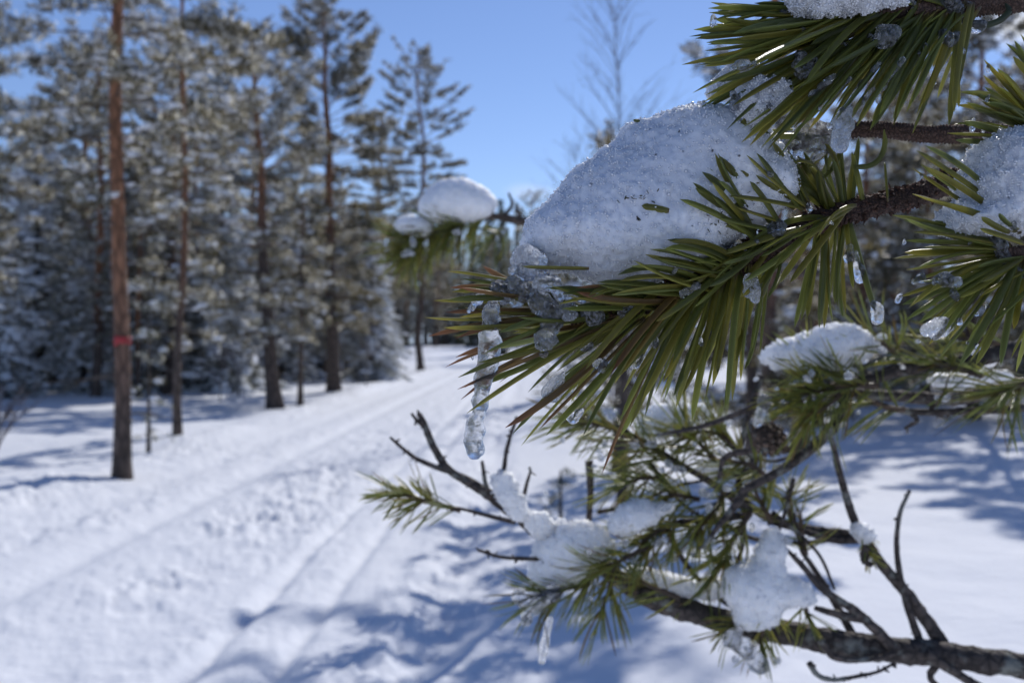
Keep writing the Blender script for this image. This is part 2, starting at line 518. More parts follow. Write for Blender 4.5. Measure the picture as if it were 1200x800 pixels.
def ground_h(x, y, fine=True):
    x = np.asarray(x, float); y = np.asarray(y, float)
    u = x-0.017*y
    d = np.hypot(x, y)
    trail = sstep(-5.0, -4.5, u)*(1-sstep(-0.1, 0.9, u))
    rough = 1-trail
    h = rough*(0.16*fbm(x/7+3, y/7, oct=3)+0.05*fbm(x/1.7, y/1.7+9, oct=3))
    h = h+0.10*np.exp(-((u+5.2)/.45)**2)*(0.6+.6*vnoise(x*1.1, y*1.1)) + 0.05*np.exp(-((u-0.9)/.6)**2)
    h = h+0.9*sstep(50, 150, d)
    h = h+0.35*sstep(1.5, 9, x-0.12*y)          # the ground rises gently to the right
    if fine:
        grooves = 0
        for c, w, a in ((-1.62, .06, .022), (-1.22, .06, .018), (-3.3, .16, .026), (-.45, .2, .018), (-4.1, .2, .016), (-2.2, .2, .012)):
            grooves = grooves-2.3*a*np.exp(-((u-c+.03*vnoise(y*.35, u*0+c*9))/w)**2)
        ridge = 0.008*np.exp(-((u+1.42)/.06)**2)+0.018*np.exp(-((u+.75)/.12)**2)+.02*np.exp(-((u+2.2)/.15)**2)
        crumbs = np.maximum(0, fbm(x/.16, y/.2, oct=3)-0.05)
        pits = np.maximum(0, fbm(x/.19+40, y/.26, oct=3)-.16)
        band = np.exp(-((u+2.3)/.75)**2)+.9*np.exp(-((u+.55)/.45)**2)+.7*np.exp(-((u+3.8)/.4)**2)+.8*np.exp(-((u+5.0)/.5)**2)+.08
        patch = np.clip(.75+.9*fbm(x/1.1, y/2.4+5, oct=2), .15, 1.3)
        h = h+trail*(grooves+ridge)+(.07*crumbs-.10*pits+.016*fbm(x/.05, y/.05, oct=2))*band*patch
        h = h+trail*.012*fbm(x/.25, y/.8, oct=3)+rough*.012*fbm(x/.4, y/.4, oct=3)
    return h-0.06*trail

def build_ground():
    r = [0.25]
    while r[-1] < 900:
        r.append(r[-1]*1.0105 + (0 if r[-1] < 40 else r[-1]*.02))
    r = np.array(r)
    a = np.concatenate((np.linspace(-36, 36, 640), np.linspace(36, 324, 110)[1:-1]))
    a = np.radians(a)
    n, m = len(r), len(a)
    X = r[:, None]*np.sin(a)[None]; Y = r[:, None]*np.cos(a)[None]
    Z = ground_h(X, Y)
    Z = Z-np.where(r > 160, (r-160)*.004, 0)[:, None]
    mb = MB()
    i = np.arange(n-1)[:, None]*m; k = np.arange(m)[None]; k2 = (k+1) % m
    q = np.stack((i+k, i+k2, i+m+k2, i+m+k), -1).reshape(-1, 4)[:, ::-1]
    v = np.vstack((np.stack((X, Y, Z), -1).reshape(-1, 3), [[0, 0, float(ground_h(0, 0))]]))
    k = np.arange(m)
    t = np.stack((k, np.full(m, n*m), (k+1) % m), 1)[:, ::-1]
    mb.add(v, q, t)
    tag(mb.build('snowy_ground', M_GROUND), kind='structure')
build_ground()

# ------------------------------------------------------------------ trees
ICO_V = None
def ico():
    global ICO_V
    if ICO_V is None:
        t = (1+5**.5)/2
        v = np.array([(-1, t, 0), (1, t, 0), (-1, -t, 0), (1, -t, 0), (0, -1, t), (0, 1, t), (0, -1, -t), (0, 1, -t), (t, 0, -1), (t, 0, 1), (-t, 0, -1), (-t, 0, 1)], float)
        v /= np.linalg.norm(v[0])
        f = np.array([(0, 11, 5), (0, 5, 1), (0, 1, 7), (0, 7, 10), (0, 10, 11), (1, 5, 9), (5, 11, 4), (11, 10, 2), (10, 7, 6), (7, 1, 8), (3, 9, 4), (3, 4, 2), (3, 2, 6), (3, 6, 8), (3, 8, 9), (4, 9, 5), (2, 4, 11), (6, 2, 10), (8, 6, 7), (9, 8, 1)])
        ICO_V = (v, f)
    return ICO_V

def snow_blobs(mb, C, S, g, mat=0):
    """lumps of snow: centres C, half sizes S (n,3)"""
    v, f = ico(); n = len(C)
    if n == 0: return
    vv = v[None]*S[:, None]*(1+g.uniform(-.28, .28, (n, 12, 1)))
    a = g.uniform(0, 6.28, n); ca, sa = np.cos(a)[:, None], np.sin(a)[:, None]
    x = vv[..., 0]*ca-vv[..., 1]*sa; y = vv[..., 0]*sa+vv[..., 1]*ca
    vv = np.stack((x, y, vv[..., 2]), -1)+C[:, None]
    mb.add(vv.reshape(-1, 3), None, (f[None]+(np.arange(n)*12)[:, None, None]).reshape(-1, 3), (.9, .9, .92), mat)

def blades(mb, C, D, g, k=9, L=.09, w=.006, spread=.9, frost=.15, base=(.045, .06, .028), mat=0):
    """k thin needle blades at each centre C around direction D"""
    n = len(C)
    if n == 0: return
    d = D[:, None]+g.normal(size=(n, k, 3))*spread
    d /= np.linalg.norm(d, axis=2, keepdims=True)
    ln = L*g.uniform(.6, 1.25, (n, k, 1))
    s = np.cross(d, g.normal(size=(n, k, 3))); s /= np.linalg.norm(s, axis=2, keepdims=True)+1e-9
    c = C[:, None]+g.normal(size=(n, k, 3))*L*.22
    ww = w*g.uniform(.7, 1.4, (n, k, 1))
    v = np.stack((c-s*ww*.5, c+d*ln*.6-s*ww, c+d*ln, c+d*ln*.6+s*ww), 2)
    tone = np.repeat(g.uniform(.55, 1.6, (n, 1, 1)), k, 1)*g.uniform(.75, 1.3, (n, k, 1))
    hue = np.repeat(g.uniform(0, 1, (n, 1, 1)), k, 1)
    col = (np.array(base)*(1-hue*.5)+np.array((.10, .08, .045))*hue*.5)*tone
    fr = (g.uniform(size=(n, k, 1)) < frost)
    col = np.where(fr, np.array((.56, .575, .60)), col)
    cc = np.repeat(col[:, :, None], 4, 2)
    q = np.arange(n*k*4).reshape(-1, 4)
    mb.add(v.reshape(-1, 3), q, None, cc.reshape(-1, 3), mat)

def trunk_mesh(mb, H, r0, lean, g, orange=True, base=(.12, .085, .065), top=(.33, .155, .08), z_or=2.0, taper=.9):
    n = 26
    z = np.linspace(-.25, H, n)
    wob = np.stack((fbm(z/3.5+g.uniform(0, 50), z*0+1, oct=2), fbm(z/3.5+g.uniform(0, 50), z*0+5, oct=2)), 1)*.15*H/9
    p = np.stack((lean[0]*z/H+wob[:, 0]*np.clip(z, 0, 2)/2, lean[1]*z/H+wob[:, 1]*np.clip(z, 0, 2)/2, z), 1)
    t = np.clip(z/H, 0, 1)
    r = r0*(1-taper*t)**.85*(1+.55*np.exp(-np.clip(z, 0, None)/.18)) + .006
    m = sstep(z_or-1.2, z_or+1.4, z)[:, None] if orange else np.zeros((n, 1))
    col = np.array(base)*(1-m)+np.array(top)*m
    sides = 12
    ph = g.uniform(0, 9)
    tube(mb, p, r, sides, np.vstack((np.repeat(col, sides, 0), col[:1], col[-1:])), lambda a, s: 1+.07*np.sin(a*3+s*2.1+ph)+.05*vnoise(a*2.2+0*s, s*5+0*a))
    return p

def at_h(p, z):
    return np.array([np.interp(z, p[:, 2], p[:, k]) for k in range(3)])

def make_tree(kind, H, r0, seed, cs, Rmax, dens=1.0, snow=.3, frost=.15, lean=(0, 0), z_or=2.0, blade=.10, shape=None, dead=True, bw=.006):
    """returns (trunk mesh builder, crown builder, snow builder)"""
    g = rng(seed)
    tr, cr, sn = MB(), MB(), MB()
    p = trunk_mesh(tr, H, r0, np.array(lean), g, kind == 'pine', z_or=z_or,
                   base=(.115, .085, .068) if kind == 'pine' else (.085, .065, .05))
    C, D, SNC, SNS = [], [], [], []
    z = cs
    step = .34 if kind == 'pine' else .26
    while z < H-.05:
        t = (z-cs)/(H-cs)
        if shape: rad = Rmax*np.interp(t, [x[0] for x in shape], [x[1] for x in shape])
        elif kind == 'pine': rad = Rmax*np.interp(t, [0, .15, .4, .75, .93, 1], [.6, .95, 1, .80, .42, .12])
        else: rad = Rmax*np.interp(t, [0, .08, .5, 1], [.85, 1, .55, .04])
        nb = max(2, int(round((g.uniform(3, 5.6) if kind == 'pine' else g.uniform(5, 8))*(dens if dens < 1 else 1))))
        a0 = g.uniform(0, 6.28)
        for b in range(nb):
            a = a0+b*6.283/nb+g.normal()*.3
            L = rad*g.uniform(.45, 1.12)
            if kind == 'pine': up = np.interp(t, [0, .5, 1], [.02, .28, 1.1])+g.normal()*.10; droop = -.22*(1-t)
            else: up = np.interp(t, [0, .6, 1], [-.12, .05, .7])+g.normal()*.06; droop = -.30*(1-t)
            o = at_h(p, z+g.normal()*.06)
            hd = np.array((math.cos(a), math.sin(a), 0))
            s = np.linspace(0, 1, 6)[:, None]
            bp = o+hd*L*s+np.array((0, 0, 1))*(up*L*s+droop*L*s*s)+np.cumsum(g.normal(size=(6, 3))*.02*L, 0)*s
            br = np.linspace(max(.006, r0*.16*(1-t*.6)), .003, 6)*min(1.0, .4+L)
            tube(cr, bp, br, 4, (.13, .09, .065) if kind == 'spruce' or t < .3 else (.26, .13, .07), mat=1)
            # side shoots carrying the needles
            ns = max(3, int(L*(11.5 if kind == 'pine' else 14)*dens))
            lo = .30 if kind == 'pine' else .12
            for k in range(ns):
                q = g.uniform(lo, 1.0)**.75
                b0 = np.array([np.interp(q, s[:, 0], bp[:, j]) for j in range(3)])
                side = np.array((-hd[1], hd[0], 0))*g.choice((-1, 1))
                sl = (L*.34*(1.15-q)+.10)*g.uniform(.5, 1.2)
                dv = hd*g.uniform(.35, 1.0)+side*g.uniform(.2, 1)+np.array((0, 0, g.normal()*.22+(.22 if kind == 'pine' else -.18)))
                dv /= np.linalg.norm(dv)
                m = max(2, int(sl/.075))
                for j in range(m):
                    c = b0+dv*sl*(j+.6)/m
                    C.append(c); D.append(dv*.7+np.array((0, 0, .25 if kind == 'pine' else -.1)))
                if g.uniform() < snow*.85:
                    SNC.append(b0+dv*sl*g.uniform(.3, .9)+np.array((0, 0, .025)))
                    w = g.uniform(.035, .10)*(1.7 if kind == 'spruce' and H > 3 else .6 if H < 3 else 1)
                    SNS.append((w*g.uniform(.9, 1.8), w*g.uniform(.7, 1.2), w*g.uniform(.35, .6)))
            if g.uniform() < snow*1.3 and L > .3:
                for q in np.arange(.25, .95, .12/max(L, .3)):
                    if g.uniform() < .55:
                        b0 = np.array([np.interp(q, s[:, 0], bp[:, j]) for j in range(3)])
                        SNC.append(b0+np.array((0, 0, .02))); w = g.uniform(.03, .065); SNS.append((w*1.6, w, w*.55))
        z += step*g.uniform(.7, 1.3)/(1 if kind == 'pine' else 1)
    if dead and kind == 'pine' and cs > 1:
        for k in range(int(5+cs*3)):
            zz = g.uniform(.7, cs+.2); a = g.uniform(0, 6.28); o = at_h(p, zz); L = g.uniform(.2, .75)*Rmax*.8
            hd = np.array((math.cos(a), math.sin(a), g.normal()*.2-.05)); s = np.linspace(0, 1, 5)[:, None]
            tube(cr, o+hd*L*s+np.array((0, 0, -.12))*L*s*s+np.cumsum(g.normal(size=(5, 3))*.02, 0)*s, np.linspace(.011, .003, 5), 4, (.11, .09, .08), mat=1)
    C, D = np.array(C), np.array(D)
    frost = frost*.9
    blades(cr, C, D, g, 12 if kind == 'pine' else 9, blade*1.1, bw*1.2, .68, frost, (.058, .056, .036) if kind == 'pine' else (.028, .045, .026))
    # frosted twig ends catch the light
    snow_blobs(sn, np.array(SNC).reshape(-1, 3), np.array(SNS).reshape(-1, 3), g)
    return tr, cr, sn

def plant_tree(name, label, cat, x, y, meshes, rotz=0., group=None, sc=1.0):
    z = float(ground_h(x, y, False))
    t = thing(name, label, cat, (x, y, z-.02), rotz, group)
    t.scale = (sc, sc, sc)
    tr, cr, sn = meshes
    tr.build('trunk', M_TRUNK, t)
    cr.build('crown', [M_FOLIAGE, M_LIMB], t, smooth=False)
    if sn.n: sn.build('snow_cover', M_SNOWFAR, t)['kind'] = 'stuff'
    return t

def at_px(px, d):
    return (px-600)/1200*d, d

LEFT = 'pines and spruces standing left of the trail'
# the tall straight pine with the paint mark
x, y = at_px(142, 11.6)
t1 = plant_tree('pine_tree', 'tall straight orange-barked pine with a red band painted round its trunk', 'tree', x, y,
                make_tree('pine', 10.5, .09, 11, 3.3, 1.8, 1.4, .35, .22, (-.12, .2), 1.6, .10))
bd = MB(); trp = [c for c in t1.children if c.name.startswith('trunk')][0].data
_g = rng(11)
_co = np.zeros(len(trp.vertices)*3, np.float32); trp.vertices.foreach_get('co', _co); _co = _co.reshape(-1, 3)
def ring_at(z):
    rings = _co[:26*12].reshape(26, 12, 3); zs = rings[:, :, 2].mean(1)
    return rings[np.argmin(abs(zs-z))].mean(0), np.interp(z, zs, np.linalg.norm(rings-rings.mean(1, keepdims=True), axis=2).mean(1)), [np.interp(z, zs, rings[:, :, k].mean(1)) for k in range(2)]
zb = 1.58
zz = np.linspace(zb-.055, zb+.055, 5)
bp = np.array([[*ring_at(a)[2], a] for a in zz]); br = np.array([ring_at(a)[1]*1.09 for a in zz]); br[0] *= .97; br[-1] *= .97
tube(bd, bp, br, 24, (1, 1, 1), lambda a, s: 1+.03*np.sin(a*3+s*9)); bd.v[0][:, 2] += np.where(np.arange(len(bd.v[0])) < 24, 1, 0)*.03*vnoise(np.arange(len(bd.v[0]))*.45, np.zeros(len(bd.v[0])))
bd.v[0][:, 2] += np.where((np.arange(len(bd.v[0])) >= 96) & (np.arange(len(bd.v[0])) < 120), 1, 0)*.03*vnoise(np.arange(len(bd.v[0]))*.45, np.ones(len(bd.v[0])))
bd.build('painted_band', M_RED, t1)

HERO = [  # px, distance, height, trunk radius, seed, crown start, crown radius, density, snow, frost, lean, label
    (208, 16.5, 9.0, .062, 21, 1.7, 1.2, 1.4, .45, .28, (.1, 0), 'slim pine with a thin brown trunk just right of the red-banded pine'),
    (322, 24, 8.6, .17, 31, 1.5, 2.0, 1.5, .5, .30, (-.5, 0), 'thick dark-trunked pine leaning left with a frosted crown beside the trail'),
    (352, 24.5, 5.0, .06, 41, 1.7, .8, .9, .4, .3, (.1, 0), 'thin short pine close against the thick leaning pine'),
    (392, 30, 11.4, .19, 51, 1.9, 2.1, 1.35, .28, .16, (-.2, 0), 'tall pine with a thick dark trunk and the highest pointed top on the left'),
    (493, 53, 16.5, .18, 61, 4.0, 2.9, .85, .2, .12, (-.1, 0), 'tall lone pine with sparse tiered branches against the blue sky at the trail end'),
    (245, 40, 11.5, .16, 71, 1.6, 2.0, 1.0, .4, .25, (0, 0), 'dark pine trunk far back between the slim pine and the leaning pine'),
    (290, 44, 12.0, .2, 81, 1.8, 2.0, .9, .4, .25, (.3, 0), 'far pine with a broad trunk seen left of the leaning pine'),
    (440, 58, 14.5, .17, 91, 4.0, 2.2, .8, .3, .2, (.2, 0), 'hazy pine between the highest pine and the lone tiered pine'),
]
hero_obj = []
for px, d, H, r0, sd, cs, Rm, de, sn_, fr, ln, lab in HERO:
    x, y = at_px(px, d)
    hero_obj.append(plant_tree('pine_tree', lab, 'tree', x, y, make_tree('pine', H, r0, sd, cs, Rm, de, sn_, fr, ln, 2.6 if d < 20 else 4.5, .11, bw=.006 if d < 28 else .008), 0., LEFT))

# snow-laden spruces at the left edge
x, y = at_px(48, 30)
sp1 = plant_tree('spruce_tree', 'broad spruce weighed down by thick snow at the left edge, boughs to the ground', 'tree', x, y,
                 make_tree('spruce', 8.5, .15, 101, .35, 2.3, 1.1, .95, .25), 0, LEFT)
x, y = at_px(330, 38)
sp2 = plant_tree('spruce_tree', 'young snowy spruce behind the thick leaning pine', 'tree', x, y,
                 make_tree('spruce', 4.2, .07, 111, .25, 1.3, 1.0, .6, .25), 0, LEFT)
# stock for the denser forest behind: two pines and two spruces
x, y = at_px(112, 27)
pA = plant_tree('pine_tree', 'frosty pine filling the gap right behind the red-banded pine', 'tree', x, y, make_tree('pine', 9.5, .12, 121, 1.5, 1.8, 1.0, .5, .3, (.2, 0), 2.4, .12, bw=.008), 0, LEFT)
x, y = at_px(-42, 22)
pB = plant_tree('pine_tree', 'frosted pine with a dense crown reaching in at the upper left corner', 'tree', x, y, make_tree('pine', 9.0, .12, 131, 2.6, 2.0, 1.1, .4, .28, (-.2, 0), 2.4, .12, bw=.008), 0, LEFT)
x, y = at_px(587, 92)
sF = plant_tree('spruce_tree', 'narrow pointed spruce rising highest in the far tree line above the trail end', 'tree', x, y,
                make_tree('spruce', 14.0, .14, 141, .3, 1.5, .55, .12, .06, blade=.2, bw=.02), 0, 'far trees closing the end of the trail')

for px, d, s, lab in ((-8, 26.5, .62, 'low spruce bowed under thick snow right at the left edge of the picture'), (98, 28.5, .5, 'small snow-covered spruce just left of the red-banded trunk')):
    x, y = at_px(px, d)
    dup(sp1, (x, y, float(ground_h(x, y, False))-.02), 1.3+px, s, lab, LEFT)
g = rng(5)
BACK_LAB = 'one of the frosted trees packed closely behind the pines left of the trail'
BACK_G = 'frosted trees behind the left pines'
used = 0
for k in range(78):
    px = g.uniform(-60, 440); d = g.uniform(26, 66)
    if px < 150: d = max(d, 33)
    if px > 300: d = g.uniform(36, 70)
    x, y = at_px(px, d)
    src = (pA, pB, sp1, hero_obj[5], hero_obj[6], sp2)[k % 6]
    s = g.uniform(.62, .98) if src is not sp2 else g.uniform(1.2, 2.2)
    if px > 330: s *= .8
    dup(src, (x, y, float(ground_h(x, y, False))-.02), g.uniform(0, 6.28), s, BACK_LAB, BACK_G)
FAR_LAB = 'one of the distant dark trees closing off the forest beyond the snowy trail'
FAR_G = 'far trees closing the end of the trail'
for k in range(84):
    px = -100+1400*(k+g.uniform(0, 1))/84; d = g.uniform(72, 120)
    if 430 < px < 610: d += 70
    x, y = at_px(px, d)
    src = (sF, hero_obj[5], sF, hero_obj[7])[k % 4]
    s = (g.uniform(1.0, 1.7) if 430 < px < 610 else g.uniform(.5, .85)) if 430 < px < 700 else g.uniform(.6, 1.0)
    dup(src, (x, y, float(ground_h(x, y, False))-.02), g.uniform(0, 6.28), s, FAR_LAB, FAR_G)

for k in range(36):
    px = g.uniform(420, 650); d = g.uniform(125, 175)
    x, y = at_px(px, d)
    dup((hero_obj[5], sF, hero_obj[6])[k % 3], (x, y, float(ground_h(x, y, False))-.02), g.uniform(0, 6.28), g.uniform(.9, 1.35), FAR_LAB, FAR_G)

# right-hand forest behind the boughs
RIGHT = 'pines behind the snowy boughs on the right'
RSPEC = [
    (880, 11.5, 4.9, .07, 201, .7, 1.35, 1.4, .35, .12, 'bushy pine showing between the snow heap and the top bough'),
    (1010, 21, 7.6, .10, 211, .5, 1.7, 1.35, .4, .2, 'dark pine behind the bare twig in the right half'),
    (1140, 17, 7.0, .09, 221, .4, 1.6, 1.45, .4, .2, 'blurred pine behind the snow lump at the right edge'),
    (728, 8.0, 3.0, .04, 231, .9, .80, 1.3, .4, .15, 'young pine placed to shade the snow, largely hidden behind the big heap'),  # placed and sized to cast shade on the snow, mostly out of sight
    (722, 11.9, 3.55, .05, 241, .9, .85, 1.2, .4, .15, 'second young pine added to shade the snow, further off behind the big heap'),  # added shadow caster, kept mostly behind the heap
    (905, 15.5, 10.6, .12, 251, 7.2, 1.35, .45, .2, .1, 'tall pine whose bare lower trunk passes behind the top bough'),  # added shadow caster with its crown out of frame
    (936, 14.0, 9.6, .11, 261, 6.8, 1.2, .4, .2, .1, 'tall straight pine trunk behind the right part of the main bough'),  # also an added shadow caster, thin crown for broken dapple
]
robj = []
for px, d, H, r0, sd, cs, Rm, de, sn_, fr, lab in RSPEC:
    x, y = at_px(px, d)
    robj.append(plant_tree('pine_tree', lab, 'tree', x, y, make_tree('pine', H, r0, sd, cs, Rm, de, sn_, fr, (.1, 0), 2.2, .11, bw=.007), 0, RIGHT))
RB_LAB = 'one of the snowy pines massed behind the boughs on the right side'
for px, d, s in ((1085, 23, 1.0), (960, 17.5, .6), (1045, 26, .9), (940, 27, 1.0), (1075, 30, 1.2), (1200, 25, 1.0), (1250, 19, .95), (985, 38, 1.1), (1130, 40, 1.2), (880, 36, .85), (1040, 48, 1.1), (1190, 44, 1.2), (925, 52, .9), (830, 55, .7), (1330, 15, .9), (1380, 24, 1.1), (770, 62, .62), (1290, 33, 1.1)):
    x, y = at_px(px, d)
    dup(robj[1 if g.uniform() < .5 else 2], (x, y, float(ground_h(x, y, False))-.02), g.uniform(0, 6.28), s, RB_LAB, RIGHT)

# bare birch against the sky, and its low neighbour
def make_birch(H, r0, seed, nb, spread):
    g = rng(seed); tr, cr = MB(), MB()
    n = 22; z = np.linspace(-.2, H, n)
    p = np.stack((.25*np.sin(z/3.1), .2*np.sin(z/2.7+1), z), 1)
    tube(tr, p, r0*(1-.93*np.clip(z/H, 0, 1))+.004, 8, (.34, .32, .30))
    for k in range(nb):
        zz = H*g.uniform(.22, .97); a = g.uniform(0, 6.28); o = at_h(p, zz); L = spread*(1.15-zz/H)*g.uniform(.6, 1.2)+.35
        hd = np.array((math.cos(a)*.55, math.sin(a)*.55, 1.0)); hd /= np.linalg.norm(hd)
        s = np.linspace(0, 1, 6)[:, None]
        bp = o+hd*L*s+np.array((math.cos(a), math.sin(a), 0))*L*.25*s*s+np.cumsum(g.normal(size=(6, 3))*.03*L, 0)*s
        tube(cr, bp, np.linspace(.010, .003, 6), 4, (.17, .14, .14))
        for j in range(5):
            q = g.uniform(.25, .95); b0 = np.array([np.interp(q, s[:, 0], bp[:, i]) for i in range(3)])
            dv = hd+g.normal(size=3)*.45; dv /= np.linalg.norm(dv); l2 = L*.4*g.uniform(.4, 1)
            s2 = np.linspace(0, 1, 4)[:, None]
            tube(cr, b0+dv*l2*s2+np.cumsum(g.normal(size=(4, 3))*.03, 0)*s2, np.linspace(.005, .002, 4), 3, (.16, .13, .13))
    return tr, cr
def plant_bare(name, label, px, d, args, group=None, tm=None):
    x, y = at_px(px, d); z = float(ground_h(x, y, False))
    t = thing(name, label, 'tree', (x, y, z-.02), 0, group)
    tr, cr = make_birch(*args); tr.build('trunk', tm or M_BIRCH, t); cr.build('crown', M_LIMB, t)
    return t
plant_bare('birch_tree', 'tall leafless birch with fine grey twigs against the blue sky', 715, 24, (10.2, .034, 301, 84, 2.6))
plant_bare('birch_tree', 'short leafless birch sapling left of the tall bare birch', 664, 26, (6.4, .02, 311, 34, 2.0))
x, y = at_px(712, 31)
plant_tree('spruce_tree', 'small dark spruce top below the bare birch, behind the snow heap', 'tree', x, y, make_tree('spruce', 8.2, .09, 321, 1.0, .95, .8, .25, .1))
x, y = at_px(657, 6.6)
plant_tree('spruce_sapling', 'little dark spruce sapling in the snow below the icicle', 'sapling', x, y, make_tree('spruce', .72, .012, 331, .05, .16, 1.6, .1, .05, blade=.03, bw=.003))

# thin saplings and twigs standing in the snow on the left
x, y = at_px(174, 14.6)
plant_tree('spruce_sapling', 'spindly half-dead spruce sapling between the red-banded pine and the slim pine', 'sapling', x, y,
           make_tree('spruce', 2.3, .022, 341, .3, .42, .55, .3, .3, blade=.05, bw=.004))
for px, d, H, sd, lab in ((255, 26, 1.4, 351, 'bare twiggy sapling in the snow left of the leaning pine'), (277, 27, 1.7, 352, 'bare sapling nearest the leaning pine on its left side'),
                          (428, 31, 1.9, 353, 'bare little sapling with drooping twigs right of the highest pine'), (402, 40, 1.6, 354, 'thin bare stem behind the highest pine'),
                          (-14, 12.6, .7, 355, 'dry bush cut by the left edge of the picture')):
    plant_bare('bare_sapling', lab, px, d, (H, .018, sd, 14 if H > 1.2 else 22, .55), 'bare saplings in the snow', M_LIMB)

# ------------------------------------------------------------------ the near boughs
UP = np.array((0, 0, 1.0)); FWD = np.array((0, 1.0, 0))

def scaly(a, s):
    """needle-scar pegs of a pine twig, in crossing spirals"""
    k = 2600.
    x = np.sin(a*4+s*k)*np.sin(a*4-s*k*.82+1)
    return 1+.40*np.maximum(0, x)**.6+.10*vnoise(a*1.9+0*s, s*420+0*a)-.05

def knobby(a, s):
    return 1+.16*vnoise(a*1.3+0*s, s*70+0*a)+.10*vnoise(a*2.5+3+0*s, s*260+0*a)

def twig(mb, px_pts, d, r0, r1, n=60, sides=8, col=(.10, .075, .06), fine=False):
    p = spline(PL(px_pts, d), n)
    tube(mb, p, np.linspace(r0, r1, n), 18 if fine else sides, col, scaly if fine else knobby)
    return p

GREENS = np.array([(.140, .162, .032), (.160, .178, .034), (.195, .192, .032), (.115, .138, .036), (.215, .195, .032)])
BROWN = np.array((.15, .055, .022)); YELLOW = np.array((.30, .24, .035))

def needle_cols(n, g, brown=.12, tipbrown=.25, dark=1.0):
    c = GREENS[g.integers(0, len(GREENS), n)]*g.uniform(.75, 1.25, (n, 1))*dark
    t = c*g.uniform(1.0, 1.8, (n, 1))
    m = g.uniform(size=n) < brown
    c[m] = c[m]*.4+BROWN*.7; t[m] = BROWN*g.uniform(.7, 1.3, (m.sum(), 1))
    m = g.uniform(size=n) < tipbrown
    t[m] = YELLOW*.8
    return c, t

def pairs(B, T, bend, W, g, open_=.06):
    """every fascicle carries two needles: split each into a pair"""
    n = len(B)
    L = np.linalg.norm(T-B, axis=1, keepdims=True)
    o = g.normal(size=(n, 3)); d = (T-B)/L; o -= (o*d).sum(1, keepdims=True)*d; o /= np.linalg.norm(o, axis=1, keepdims=True)
    o *= L*g.uniform(.3, 1.2, (n, 1))*open_
    B2 = np.vstack((B+o*.03, B-o*.03)); T2 = np.vstack((T+o, T-o+d*L*g.normal(size=(n, 1))*.03))
    b2 = np.vstack((bend+o*.28, bend-o*.28))
    return B2, T2, b2, np.concatenate((W, W))

def tuft(mb, p, n, g, L=.045, W=.00075, ang=(35, 65), sag=.25, up_cut=None, lo=0., hi=1., rings=6, sides=4, brown=.1, dark=1.0, open_=.07, fwd=None):
    """fascicles all round the twig p, leaning towards its tip"""
    s = g.uniform(lo, hi, n)**.85
    idx = s*(len(p)-1); i = np.minimum(idx.astype(int), len(p)-2); f = (idx-i)[:, None]
    base = p[i]*(1-f)+p[i+1]*f
    t, u, w = frames(p)
    t, u, w = t[i], u[i], w[i]
    a = g.uniform(0, 2*np.pi, n)[:, None]
    th = np.radians(g.uniform(*ang, n))[:, None]*(1-.55*(s[:, None] > .93))
    d = t*np.cos(th)+(u*np.cos(a)+w*np.sin(a))*np.sin(th)
    d = d-UP*sag*g.uniform(.4, 1.2, (n, 1)); d /= np.linalg.norm(d, axis=1, keepdims=True)
    if up_cut is not None:
        k = d[:, 2] < up_cut; base, d = base[k], d[k]; n = len(d)
    ln = L*g.uniform(.72, 1.12, (n, 1))
    bend = g.normal(size=(n, 3))*L*.03-UP*L*.02*g.uniform(-1, 1, (n, 1))
    B, T, b, Wn = pairs(base, base+d*ln, bend, W*g.uniform(.85, 1.15, n), g, open_)
    c, tp = needle_cols(len(B), g, brown, .2, dark)
    needles(mb, B, T, Wn, b, c, tp, rings, sides, int(g.integers(1e6)))

def spray(name, parent, mat, fn, label=None):
    mb = MB(); fn(mb)
    o = mb.build(name, mat, parent)
    if label: o['label'] = label
    return o

# --- the main bough: twig from the right, needles fanned out to the left and down
main = thing('pine_branch', 'sharp pine branch across the middle carrying the big snow heap, needles fanned to the left', 'pine branch', (0, 0, 0), 0, 'pine boughs reaching in from the right')
MAINPX = [(1420, 120, .44), (1290, 165, .40), (1190, 195, .372), (1116, 213, .352), (1058, 233, .340), (1000, 246, .332), (950, 262, .327), (905, 284, .323), (872, 302, .321), (820, 328, .320), (765, 350, .319), (712, 366, .318), (668, 376, .318)]
mp_ = spline(PL(MAINPX), 420)
wood = MB()
rad = np.interp(np.linspace(0, 1, 420), [0, .3, .55, .62, .7, .85, 1], [.0042, .0033, .0029, .0040, .0035, .0026, .0011])
tube(wood, mp_, rad, 26, (.095, .055, .042), scaly)
# bud scales and bark flakes round the fork
gg = rng(900)
for k in range(900):
    i = gg.integers(60, 405); a = gg.uniform(0, 6.28)
    t, u, w = frames(mp_); o = mp_[i]+(u[i]*math.cos(a)+w[i]*math.sin(a))*rad[i]*.92
    dv = (u[i]*math.cos(a)+w[i]*math.sin(a))*.6+t[i]*.8+gg.normal(size=3)*.25
    needles(wood, [o], [o+dv*gg.uniform(.0014, .0032)], [gg.uniform(.0005, .0010)], None, np.array((.12, .06, .04))*gg.uniform(.5, 1.5), None, 4, 4, k, False)
wood.build('twig', M_BARK, main)

def px_near(pts):
    """where along the main twig a photographed point lies"""
    return np.array([np.argmin(np.hypot(600+mp_[:, 0]/mp_[:, 1]*1200-x, 400-(mp_[:, 2]-EYE)/mp_[:, 1]*1200-y)) for x, y in pts])

